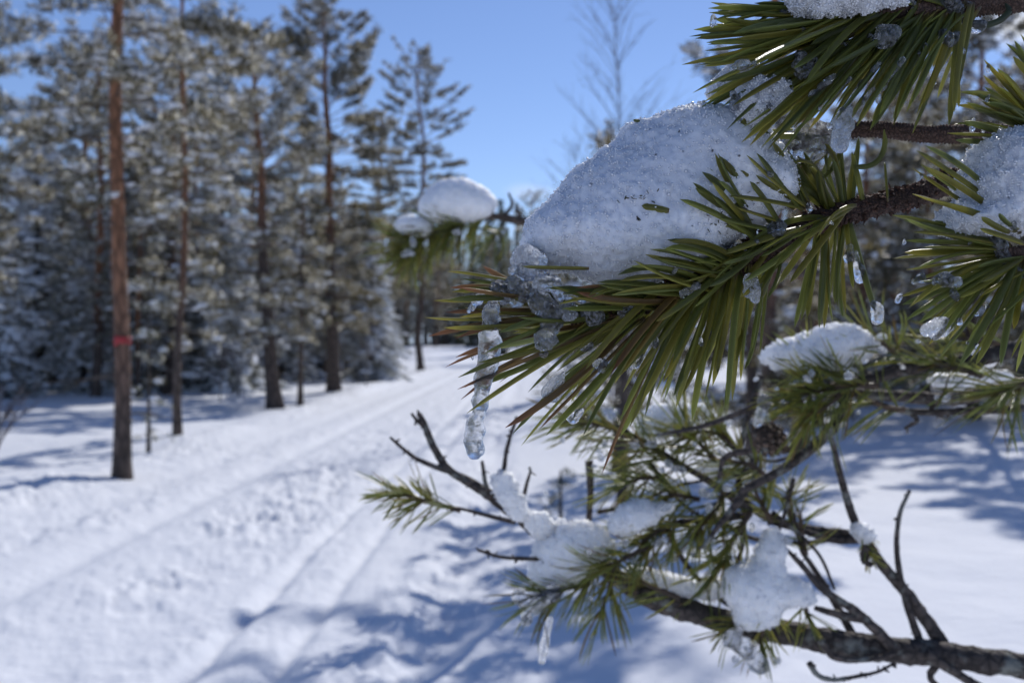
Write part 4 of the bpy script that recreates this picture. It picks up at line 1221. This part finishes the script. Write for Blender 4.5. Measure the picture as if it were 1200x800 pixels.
DROPS = [  # chain of (px, py, d, r px), label, material
    ([(990, 132, .300, 8), (988, 146, .300, 10), (986, 160, .300, 11), (984, 172, .300, 10)], 'long frosted drop hanging vertically from the top branch', 1),
    ([(1032, 36, .293, 10), (1044, 44, .292, 9), (1034, 44, .292, 11), (1054, 36, .293, 6)], 'large clear ice nugget on the needles of the top branch', 0),
    ([(938, 66, .294, 8), (934, 82, .294, 9), (944, 86, .294, 8), (952, 72, .295, 6)], 'greyish ice bead in the middle of the top branch needles', 1),
    ([(1106, 40, .298, 8), (1114, 48, .298, 7), (1122, 42, .299, 6)], 'small ice nugget right of the large one on the top branch', 0),
    ([(1140, 30, .305, 6), (1148, 33, .305, 7), (1152, 28, .305, 5)], 'ice bead beside the curled needle of the top branch', 0),
    ([(1116, 6, .302, 8), (1124, 10, .302, 7), (1110, 2, .302, 8)], 'ice crust bead on the wood of the top branch by the upper edge', 0),
    ([(860, 126, .294, 6), (862, 118, .294, 6), (858, 110, .295, 5)], 'tiny glinting ice bead left of the small grey snow patch', 0),
    ([(874, 74, .295, 6), (866, 78, .295, 5), (860, 80, .295, 4), (884, 74, .296, 5)], 'tiny ice bead line on the upper left needles of the top branch', 0),
    ([(880, 330, .300, 8), (882, 342, .300, 9), (884, 350, .300, 7)], 'rough ice bead between hanging needles right of the main fan', 1),
    ([(908, 262, .311, 7), (916, 268, .310, 6), (902, 268, .311, 7), (910, 272, .31, 6)], 'ice nugget on the main twig at the right foot of the big snow heap', 0),
    ([(995, 292, .320, 5), (995, 298, .320, 6), (994, 304, .320, 5)], 'small ice bead above the elongated drop by the twig fork', 0),
    ([(1003, 296, .317, 2.5), (1005, 308, .317, 4.5), (1008, 320, .317, 6), (1008, 328, .317, 4)], 'elongated clear drop running down a hanging needle', 0),
    ([(1024, 354, .316, 3), (1027, 362, .316, 6), (1028, 370, .316, 8), (1027, 374, .316, 7)], 'pear-shaped drop at the tip of the long hanging needle', 0),
    ([(1088, 386, .285, 9), (1100, 384, .285, 11), (1110, 380, .285, 8), (1096, 394, .285, 8)], 'biggest ice drop low on the right-hand branch', 1),
    ([(1098, 330, .284, 8), (1110, 328, .284, 9), (1120, 330, .285, 7)], 'flat ice drop across needles of the right-hand branch', 0),
    ([(1066, 324, .287, 5), (1074, 322, .287, 6), (1078, 320, .287, 4)], 'small drop near the left tips of the right-hand branch', 0),
    ([(1168, 280, .285, 7), (1172, 292, .285, 9), (1176, 302, .285, 9), (1184, 310, .286, 7), (1170, 308, .286, 6)], 'ice crust below the crusted snow lump on the right-hand branch', 0),
    ([(1118, 344, .286, 4), (1120, 350, .286, 4.5)], 'tiny bead just under the flat drop on the right-hand branch', 0),
    ([(706, 424, .298, 6), (704, 430, .298, 7), (700, 428, .298, 5)], 'round drop in the middle of the main needle fan', 0),
    ([(655, 446, .297, 7), (646, 454, .297, 9), (644, 462, .297, 9), (652, 464, .297, 7)], 'bulging drop under the lower left of the main needle fan', 1),
    ([(680, 484, .297, 5), (672, 490, .297, 6), (668, 488, .297, 4)], 'small drop at the lowest left tips of the main fan', 0),
    ([(750, 412, .297, 4), (748, 420, .297, 6), (744, 428, .297, 5)], 'narrow drop between steep needles of the main fan', 0),
    ([(735, 358, .291, 7), (742, 362, .291, 7), (730, 366, .291, 8), (738, 370, .291, 6)], 'ice nugget on the needles right under the big snow heap', 0),
    ([(688, 368, .294, 8), (700, 370, .294, 8), (692, 378, .294, 7)], 'ice lump under the lower edge of the big snow heap, above the fan', 1),
    ([(800, 344, .291, 5), (812, 338, .291, 5), (818, 334, .291, 4)], 'thin ice streak along a needle right under the snow heap', 0),
    ([(690, 404, .296, 6), (686, 408, .296, 6)], 'small clear bead in the upper part of the main fan', 0),
    ([(770, 398, .300, 4), (768, 404, .300, 4)], 'tiny bead on a steep dark needle of the main fan', 0),
    ([(640, 412, .303, 4), (636, 415, .303, 4)], 'tiny bead below the ice sheet on the left of the fan', 0),
]
for k, (pts, lab, mk) in enumerate(DROPS):
    c0 = pts[0]; dz = needle_depth(np.mean([q[0] for q in pts]), np.mean([q[1] for q in pts]))
    dd, ox, oy = (dz[0]-.0006-np.mean([q[2] for q in pts]), dz[1], dz[2]) if dz else (0.0, 0.0, 0.0)
    ice_thing('ice_drop', lab, 'ice drop', chain([(q[0]+ox, q[1]+oy, q[2]+dd, q[3]*.9) for q in pts], max(5, len(pts)*3), 500+k, .2), .00036, .0006, 3.3*k, DR, M_ICEROUGH if mk else M_ICE, .0008, 420)
# ice sleeves along some needles of the top branch
sl = []
for k, (a, b) in enumerate((((1030, 74), (1000, 112)), ((1058, 70), (1034, 104)), ((996, 92), (962, 128)), ((1024, 104), (1008, 122)), ((978, 88), (950, 112)))):
    pts = [(a[0]+(b[0]-a[0])*t, a[1]+(b[1]-a[1])*t, .293, 3.2) for t in np.linspace(0, 1, 4)]
    ice_thing('ice_sleeve', 'thin ice sleeve frozen along a lower needle of the top branch', 'ice', chain(pts, 12, 600+k, .2), .00035, .0006, 2.1*k, 'ice sleeves on the top branch needles', M_ICE, .0004, 500)

# beads of meltwater clinging to the undersides of the top and right-hand needles
bead_meshes = []
for k in range(4):
    v, q = ice_mesh([((0, 0, 0), .0008), ((.0006*(k % 2), .0002, -.0006), .0006), ((-.0004, 0, .0006), .00055)], .00018, .0004, 30+k, .0003, 900, 1)
    mb = MB(); mb.add(v, q); bead_meshes.append(mb.mesh('ice_bead', M_ICE))
gb = rng(95); pool = []
for r_, lab, n in ((topb, 'tiny ice bead clinging to a needle of the top branch', 60), (rb, 'tiny ice bead clinging to a needle of the right-hand branch', 34), (main, 'tiny ice bead clinging to a needle of the main branch', 26)):
    vs = []
    for o in r_.children:
        if o.name.startswith('needle'):
            co = np.zeros(len(o.data.vertices)*3, np.float32); o.data.vertices.foreach_get('co', co); vs.append(co.reshape(-1, 3))
    vs = np.concatenate(vs); sx = 600+vs[:, 0]/vs[:, 1]*1200; sy = 400-(vs[:, 2]-EYE)/vs[:, 1]*1200
    vs = vs[(sx > 500) & (sx < 1205) & (sy > -5) & (vs[:, 1] < .325)]
    for k in range(n):
        o = bpy.data.objects.new('ice_bead', bead_meshes[k % 4]); COL.objects.link(o)
        o.location = tuple(vs[gb.integers(0, len(vs))]-np.array((0, .0002, .0004))); s_ = gb.uniform(.5, 1.25)
        o.scale = (s_, s_, s_*gb.uniform(.9, 1.7)); o.rotation_euler = tuple(gb.normal(size=3)*.4)
        tag(o, lab, 'ice bead', 'ice beads on the needles of the near boughs: '+lab.split(' of ')[1])

# ------------------------------------------------------------------ the lower boughs, a little further off and out of focus
g = rng(88)
LOWG = 'pine boughs reaching in from the right'
def soft_snow(name, label, balls, h, k, seed, lump=.0026, group='snow lying on the pine boughs', mat=None):
    f, lo = blob_field(balls, h, k)
    v, q = surface_nets(f, lo, h); v = relax(v, q, 2)
    mb = grainy(v, q, rng(seed), amp=.0010, fine=.0004, n_grain=len(v)//20, size=(.0004, .0010), lump=lump)
    o = mb.build(name, [mat or M_SNOWMID, M_GRAIN, M_GRAINSNOW], None, True, v.mean(0))
    return tag(o, label, 'snow heap', group)

def bough(label, woods, tufts, dark=1.0):
    """woods: (pixel polyline with distances, r0, r1); tufts: (pixel polyline, distance, count, length)"""
    t = thing('pine_branch', label, 'pine branch', (0, 0, 0), 0, LOWG)
    mb = MB()
    for pts, d, r0, r1 in woods:
        p = spline(PL(pts, d), max(24, len(pts)*14))
        tube(mb, p, np.linspace(r0, r1, len(p)), 10, np.array((.085, .066, .055))*g.uniform(.8, 1.2), knobby)
        # knots, scales and spur twigs
        for k in range(len(pts)*3):
            i = g.integers(1, len(p)-1); dv = g.normal(size=3); dv /= np.linalg.norm(dv); L = g.uniform(.002, .006)
            needles(mb, [p[i]], [p[i]+dv*L], [g.uniform(.0006, .0014)], None, (.09, .07, .055), None, 4, 5, k, False)
    mb.build('twig', M_BARKMID, t)
    for pts, d, n, L in tufts:
        p = spline(PL(pts, d), 30)
        m2 = MB(); tuft(m2, p, n, g, L, .00060, (28, 72), .18, None, 0, 1, 6, 4, .10, 1.5)
        wd = spline(PL(pts, d), 14); tube(m2, wd, np.linspace(.0022, .001, 14), 6, (.10, .07, .05))
        m2.build('needle_spray', M_NEEDLEMID, t)
    return t

low = bough('lowest thick grey bough crossing the bottom right, with forked dead twigs at its left end', [
    ([(1560, 800), (1380, 792), (1200, 779), (1120, 768), (1050, 762), (985, 754), (930, 742), (880, 734), (830, 722), (785, 708), (748, 692)], .76, .0105, .0085),
    ([(760, 698), (722, 676), (690, 650), (660, 636), (632, 624), (606, 604), (580, 584), (552, 566), (526, 550), (508, 522), (496, 494), (490, 484)], .76, .0075, .0018),
    ([(526, 552), (508, 546), (486, 536), (468, 522), (457, 512)], .755, .0022, .0010),
    ([(498, 500), (490, 494), (482, 484)], .76, .0016, .0010),
    ([(588, 592), (590, 560), (594, 525), (606, 488)], .75, .0022, .0012),
    ([(574, 584), (568, 562), (565, 540)], .755, .0020, .0012),
    ([(610, 608), (614, 580), (622, 550)], .765, .0020, .0010),
    ([(640, 655), (610, 654), (585, 652), (560, 644)], .745, .0016, .0012),
    ([(604, 612), (572, 604), (545, 597), (517, 592)], .75, .0018, .0010),
    ([(1050, 762), (1010, 722), (965, 690), (938, 660), (918, 640)], .75, .0042, .0014),
    ([(1012, 724), (985, 720), (955, 712)], .75, .004, .002),
    ([(960, 748), (980, 770), (1020, 772), (1050, 764)], .745, .0030, .0016),
    ([(948, 776), (958, 790), (975, 796), (1005, 792), (1030, 786), (1048, 776)], .745, .0022, .0010),
    ([(1110, 766), (1090, 792), (1110, 812)], .76, .003, .002),
    ([(1085, 765), (1140, 800), (1200, 830)], .75, .0036, .003)],
    [([(540, 598), (512, 590), (490, 584), (474, 579), (462, 576)], .75, 58, .031),
     ([(690, 684), (660, 690), (632, 698)], .735, 24, .040), ([(760, 640), (730, 655), (706, 668), (690, 678)], .735, 46, .042),
     ([(720, 660), (714, 690), (706, 712)], .735, 22, .040), ([(900, 700), (896, 730), (890, 752)], .74, 22, .032), ([(868, 722), (850, 740)], .74, 14, .030),
     ([(940, 700), (950, 730)], .74, 12, .03), ([(796, 700), (770, 690), (750, 680)], .745, 20, .04)])
up2 = bough('middle right bough of grey-brown twigs with tufts of needles and a pine cone', [
    ([(1500, 380), (1330, 392), (1200, 406), (1130, 424), (1060, 432), (1010, 446), (968, 456)], .70, .0075, .0035),
    ([(1500, 432), (1330, 440), (1200, 452), (1120, 467), (1060, 464), (1010, 462), (975, 458)], .72, .0070, .0030),
    ([(1200, 478), (1130, 482), (1065, 482), (1030, 474), (1010, 466)], .72, .0030, .0020),
    ([(1100, 470), (1092, 480), (1110, 492)], .72, .002, .001), ([(1060, 480), (1075, 492), (1060, 502)], .72, .0018, .001),
    ([(978, 500), (952, 524), (925, 545), (898, 560), (874, 572)], .70, .0040, .0030),
    ([(990, 462), (984, 484), (976, 504)], .70, .0034, .003),
    ([(874, 572), (862, 592), (845, 612), (825, 640)], .70, .003, .0016),
    ([(958, 452), (900, 470), (860, 486), (820, 500), (770, 510)], .70, .003, .0012),
    ([(876, 528), (850, 536), (842, 560)], .71, .0025, .0015)],
    [([(1030, 452), (1000, 452), (970, 456), (945, 460)], .685, 64, .044), ([(985, 462), (965, 478), (945, 490)], .685, 34, .042), ([(990, 440), (965, 430), (942, 424)], .70, 26, .040),
     ([(1060, 420), (1035, 404), (1015, 396)], .70, 24, .04), ([(1150, 440), (1120, 430), (1095, 425)], .69, 26, .04), ([(1215, 440), (1195, 452), (1170, 462)], .66, 30, .045), ([(1060, 480), (1040, 478), (1022, 470)], .70, 12, .036),
     ([(1190, 405), (1150, 400), (1120, 396)], .70, 24, .04)])
midb = bough('tangled needle-covered branch hanging behind and below the main needle fan', [
    ([(1010, 628), (960, 622), (915, 612), (878, 592), (866, 570), (872, 540)], .78, .0040, .0026),
    ([(880, 600), (840, 570), (800, 545), (760, 520), (722, 500), (690, 492)], .76, .0034, .0010),
    ([(868, 604), (830, 610), (795, 612), (760, 628), (730, 640)], .76, .0030, .0012),
    ([(830, 650), (860, 672), (885, 700), (912, 722)], .77, .0022, .0016), ([(905, 600), (930, 620), (960, 650), (978, 690)], .76, .0018, .0010), ([(700, 600), (745, 590), (790, 570), (840, 560)], .79, .0018, .001), ([(850, 520), (900, 540), (940, 530)], .76, .0018, .001), ([(830, 600), (880, 630), (940, 636), (990, 630)], .78, .0022, .0014), ([(760, 540), (800, 590), (850, 620)], .77, .0018, .001), ([(930, 560), (920, 600), (905, 640), (890, 670)], .75, .0018, .001), ([(780, 615), (800, 655), (830, 690), (870, 720)], .77, .0024, .0016),
    ([(872, 590), (870, 640), (850, 690)], .78, .0022, .0014), ([(690, 540), (692, 570), (690, 610)], .80, .0030, .0024),
    ([(892, 440), (880, 480), (868, 520), (862, 560)], .80, .0026, .002)],
    [([(800, 548), (770, 530), (740, 515)], .75, 40, .044), ([(730, 505), (700, 497), (672, 492)], .76, 36, .042), ([(850, 575), (835, 600), (815, 625)], .745, 44, .044), ([(840, 540), (820, 520), (800, 505)], .75, 34, .044),
     ([(795, 612), (772, 622), (750, 636)], .745, 40, .042), ([(860, 520), (840, 508), (815, 502)], .75, 30, .040), ([(880, 600), (860, 630), (848, 660)], .75, 34, .042), ([(780, 560), (752, 560), (728, 570)], .77, 30, .040),
     ([(905, 610), (892, 590), (884, 572)], .76, 24, .040), ([(820, 585), (795, 580), (772, 582)], .76, 36, .042), ([(900, 560), (880, 545), (860, 540)], .74, 24, .04), ([(930, 618), (925, 595), (922, 575)], .77, 20, .036), ([(855, 650), (838, 668), (826, 690)], .76, 20, .04)])
dead = bough('bare grey twig rising through the right half, a snow cap at its fork', [
    ([(1105, 756), (1078, 716), (1052, 682), (1030, 656), (1016, 636), (1004, 618), (990, 575), (982, 545), (974, 512)], .77, .0052, .0022),
    ([(1078, 752), (1064, 712), (1054, 670), (1051, 630), (1055, 600), (1066, 574)], .765, .0030, .0014),
    ([(1016, 640), (1012, 655), (1022, 662)], .765, .0030, .002), ([(1010, 632), (975, 632), (935, 620), (900, 610)], .775, .0030, .0020),
    ([(1000, 745), (975, 700), (950, 660), (938, 640), (930, 600)], .77, .0030, .0012)],
    [([(1010, 622), (1014, 640), (1018, 655)], .765, 16, .016), ([(944, 650), (940, 625), (938, 600)], .77, 14, .034)])

# pine cone
cone = MB(); gc = rng(90)
cc = P(903, 516, .70); ax = np.array((.78, .35, -.45)); ax /= np.linalg.norm(ax)
e1 = np.cross(ax, UP); e1 /= np.linalg.norm(e1); e2 = np.cross(ax, e1); LN, RW = .029, .0115
cp = cc+ax*np.linspace(-LN/2, LN/2, 14)[:, None]; prof = np.array([.25, .6, .82, .95, 1, .99, .95, .88, .78, .66, .54, .40, .26, .06])*RW*.82
tube(cone, cp, prof, 14, (.07, .045, .03))
for k in range(90):
    t = (k+.5)/90; a = k*2.39996; r = np.interp(t, np.linspace(0, 1, 14), prof); o = cc+ax*(t-.5)*LN
    rd = e1*math.cos(a)+e2*math.sin(a); tg = -e1*math.sin(a)+e2*math.cos(a); s = .0031*(.5+.7*math.sin(math.pi*min(.95, t+.12)))
    dv = rd*.55+ax*.75; dv /= np.linalg.norm(dv); nb = np.cross(dv, tg)
    c0 = o+rd*r*.9
    v = [c0-tg*s*.6, c0+tg*s*.6, c0+dv*s*.9+tg*s*.75, c0+dv*s*1.5, c0+dv*s*.9-tg*s*.75, c0+dv*s*.8+nb*s*-.55, c0+dv*s*.8+nb*s*.35]
    cone.add(v, None, [(0, 1, 6), (1, 2, 6), (2, 3, 6), (3, 4, 6), (4, 0, 6), (1, 0, 5), (2, 1, 5), (3, 2, 5), (4, 3, 5), (0, 4, 5)], np.array((.15, .10, .07))*gc.uniform(.6, 1.3))
cone.build('pine_cone', M_BARKMID, up2)

# the far little bough with its own snow cap, left of the big heap
far = thing('pine_branch', 'small blurred pine twig with a rounded snow cap left of the big snow heap', 'pine branch', (0, 0, 0), 0, LOWG)
mb = MB(); fp = spline(PL([(1000, 330), (820, 292), (690, 268), (640, 262), (606, 258), (575, 253), (548, 257), (522, 266), (500, 276)], 1.35), 120)
tube(mb, fp, np.linspace(.008, .003, 120), 10, (.09, .065, .05), knobby)
for pts in ([(590, 254), (600, 240), (596, 226)], [(612, 258), (606, 246), (606, 238)], [(560, 254), (555, 240)]):
    tube(mb, spline(PL(pts, 1.35), 10), np.linspace(.003, .0015, 10), 6, (.09, .065, .05))
mb.build('twig', M_BARKMID, far)
for pts, n, L in (([(545, 258), (515, 268), (490, 278), (472, 284)], 70, .062), ([(500, 278), (488, 290), (478, 300)], 34, .055), ([(575, 256), (545, 262), (520, 272)], 60, .055), ([(600, 262), (590, 272), (575, 280)], 14, .05)):
    m2 = MB(); tuft(m2, spline(PL(pts, 1.35), 30), n, g, L, .0011, (30, 75), .35, .55, 0, 1, 6, 4, .12, 1.2); m2.build('needle_spray', M_NEEDLEMID, far)

soft_snow('snow_heap', 'rounded snow cap on the small blurred twig left of the big heap', [(P(536, 236, 1.35), (.040, .035, .028)), (P(514, 244, 1.35), (.026, .03, .020)), (P(560, 240, 1.35), (.024, .03, .020)), (P(530, 228, 1.35), (.026, .026, .018))], .0022, .012, 701)
soft_snow('snow_heap', 'small separate snow pat at the tip of the small blurred twig', [(P(480, 264, 1.35), (.020, .02, .013)), (P(490, 268, 1.35), (.016, .018, .010)), (P(500, 266, 1.35), (.010, .014, .008))], .0018, .008, 702)
D_ = .75
def pxb(lst, d=D_): return [(P(x, y, d+(q[0] if q else 0)), np.array((rx, .8*(rx+rz)/2, rz))/1200*d) for x, y, rx, rz, *q in lst]
soft_snow('snow_heap', 'flat-topped snow pillow on the middle right bough, left of its twigs', pxb([(968, 408, 48, 17), (1000, 404, 22, 17), (930, 414, 28, 13), (980, 394, 30, 14), (908, 420, 16, 8), (950, 422, 36, 12)], .70), .0012, .007, 703)
soft_snow('snow_heap', 'pointed star-like snow clump on the lowest bough', pxb([(892, 690, 36, 34), (904, 650, 18, 24), (906, 634, 9, 14), (928, 694, 22, 16), (944, 700, 12, 9), (868, 690, 20, 24), (886, 724, 26, 14), (858, 678, 10, 12)], .735), .0011, .006, 704)
soft_snow('snow_heap', 'large snow mound near the left end of the lowest bough', pxb([(664, 640, 36, 32), (648, 664, 28, 30), (676, 668, 24, 20), (690, 634, 24, 20), (632, 684, 12, 16), (706, 640, 14, 12)], .755), .0012, .007, 705)
soft_snow('snow_heap', 'snow strip on the forked twig at the left of the lowest bough', pxb([(586, 562, 12, 12), (594, 574, 14, 16), (602, 588, 14, 14), (608, 600, 10, 9)], .745), .0010, .004, 706)
soft_snow('snow_heap', 'small round snow ball between the strip and the large mound', pxb([(632, 614, 15, 14), (642, 622, 14, 12), (624, 610, 10, 9)], .75), .0010, .004, 707)
soft_snow('snow_heap', 'snow clump on the needle tuft just right of the large mound', pxb([(742, 606, 24, 18), (760, 598, 18, 12), (728, 616, 14, 12), (778, 594, 12, 7)], .735), .0011, .005, 708)
soft_snow('snow_heap', 'snow along the top of the lowest bough under the needle tangle', pxb([(745, 676, 24, 12), (775, 684, 26, 13), (808, 690, 20, 11), (838, 690, 16, 12)], .77), .0012, .006, 709)
soft_snow('snow_heap', 'soft snow patch on the tangled branch right below the main fan', pxb([(788, 492, 28, 18), (764, 502, 18, 14), (812, 484, 20, 12), (770, 484, 14, 10)], .79), .0012, .006, 710)
soft_snow('snow_heap', 'little snow cap in the fork of the bare grey twig', pxb([(1010, 624, 11, 10), (1004, 618, 8, 7), (1018, 630, 8, 8)], .765), .0009, .003, 711)
soft_snow('snow_heap', 'thin snow layer on the twigs of the middle right bough by the right edge', pxb([(1080, 428, 30, 7), (1120, 446, 34, 8), (1160, 440, 26, 7)], .715), .0012, .004, 712)
soft_snow('snow_heap', 'snow patch in the needles between pine cone and tangled branch', pxb([(846, 546, 20, 11), (826, 552, 16, 9), (866, 540, 12, 8)], .775), .0010, .004, 713)

# glittering melt drops on the lower boughs
def drop_proto(seed):
    v, q = ice_mesh([((0, 0, 0), (.001, .001, .001)), ((.0003, 0, .0008), .0006), ((0, .0002, -.0003), .00095)], .0002, .0005, seed, .00012, 900, 2)
    mb = MB(); mb.add(v, q); return mb.mesh('ice_drop', M_GLINT)
protos = [drop_proto(k) for k in range(3)]
GL = 'small melt drop glinting among the needles of the lower boughs'
spots = [(640, 578, .735), (745, 522, .735), (721, 481, .735), (762, 482, .74), (854, 494, .70), (846, 530, .73), (793, 549, .735), (800, 550, .735), (830, 580, .735), (834, 632, .735), (812, 650, .735), (760, 672, .735), (770, 635, .735), (707, 642, .73), (648, 702, .73),
         (618, 728, .73), (612, 730, .73), (923, 634, .73), (880, 770, .73), (862, 772, .73), (1098, 466, .69), (1108, 466, .69), (1104, 446, .69), (1058, 430, .68), (1028, 402, .69), (1034, 410, .69), (910, 455, .68), (918, 470, .68), (1140, 412, .66), (1076, 400, .66), (886, 444, .7), (900, 488, .69),
         (452, 286, 1.3), (474, 298, 1.3), (480, 296, 1.3), (500, 282, 1.3), (536, 272, 1.3), (484, 284, 1.3)]
gg = rng(91)
for t in range(60):
    b = [(700, 520), (800, 530), (840, 600), (770, 620), (690, 670), (960, 450), (880, 740), (1010, 410)][t % 8]
    spots.append((b[0]+gg.normal()*32, b[1]+gg.normal()*22, (.69 if b[1] < 500 else .735)+gg.normal()*.02))
for k, (x, y, d) in enumerate(spots):
    o = bpy.data.objects.new('ice_drop', protos[k % 3]); COL.objects.link(o)
    o.location = tuple(P(x, y, d)); s = gg.uniform(1.2, 2.9)*(1.6 if d > 1 else 1); o.scale = (s, s, s*gg.uniform(1, 1.5)); o.rotation_euler = tuple(gg.uniform(0, 6, 3))
    tag(o, GL, 'ice drop', 'melt drops glinting on the lower boughs')
ice_thing('icicle', 'short thin icicle under the large snow mound of the lowest bough', 'icicle', chain([(644, 726, .73, 5), (640, 744, .73, 5), (637, 760, .73, 5), (635, 774, .73, 4)], 14, 720, .12), .0008, .0012, 9.1, None, M_ICE, .0006, 240)
ice_thing('icicle', 'blurred icicle hanging left of the pine cone', 'icicle', chain([(896, 470, .69, 7), (892, 484, .69, 6), (888, 496, .69, 5)], 12, 721, .12), .0008, .0012, 9.7, None, M_ICE, .0006, 240)
ice_thing('ice_glaze', 'clear ice clump dripping under the star-like snow clump', 'ice', chain([(858, 748, .735, 10), (872, 760, .735, 9), (884, 772, .735, 9), (892, 780, .735, 7), (866, 740, .735, 9)], 16, 722, .2), .0010, .0016, 10.3, None, M_ICE, .0016, 200)
ice_thing('ice_glaze', 'clear ice fringe under the left tuft of the lowest bough', 'ice', chain([(608, 700, .735, 9), (620, 708, .735, 10), (634, 704, .735, 9), (648, 696, .735, 8), (616, 720, .735, 7)], 16, 723, .2), .0010, .0016, 11.3, None, M_ICE, .0016, 200)

# NEAR TRUNK: the young pine just outside the right edge that carries these boughs
nx, ny = 1.02, .82
plant_tree('pine_tree', 'young pine trunk just outside the right edge from which the near boughs grow', 'tree', nx, ny, make_tree('pine', 4.4, .055, 801, 2.7, .5, .8, .2, .1))
def stem_to_trunk(root, first, r0, r1, z, bend=.03):
    a = P(*first); b = np.array((nx+.01, ny, z)); m = (a+b)/2+np.array((0, bend, bend))
    mb = MB(); p = spline([a+(a-m)*.04, a, m, b], 60); tube(mb, p, np.linspace(r0, r1, 60), 14, (.10, .07, .055), knobby)
    mb.build('stem', M_BARKMID, root)
stem_to_trunk(main, (1420, 120, .44), .0043, .011, 1.95)
stem_to_trunk(topb, (1430, -10, .36), .0043, .011, 2.10, .05)
stem_to_trunk(mid, (1420, 190, .42), .0039, .007, 1.80)
stem_to_trunk(rb, (1460, 330, .34), .0043, .010, 1.66, -.02)
stem_to_trunk(low, (1560, 800, .76), .0106, .016, 1.15, 0)
stem_to_trunk(up2, (1500, 380, .70), .0076, .013, 1.50, 0)
stem_to_trunk(up2, (1500, 432, .72), .0071, .010, 1.42, 0)
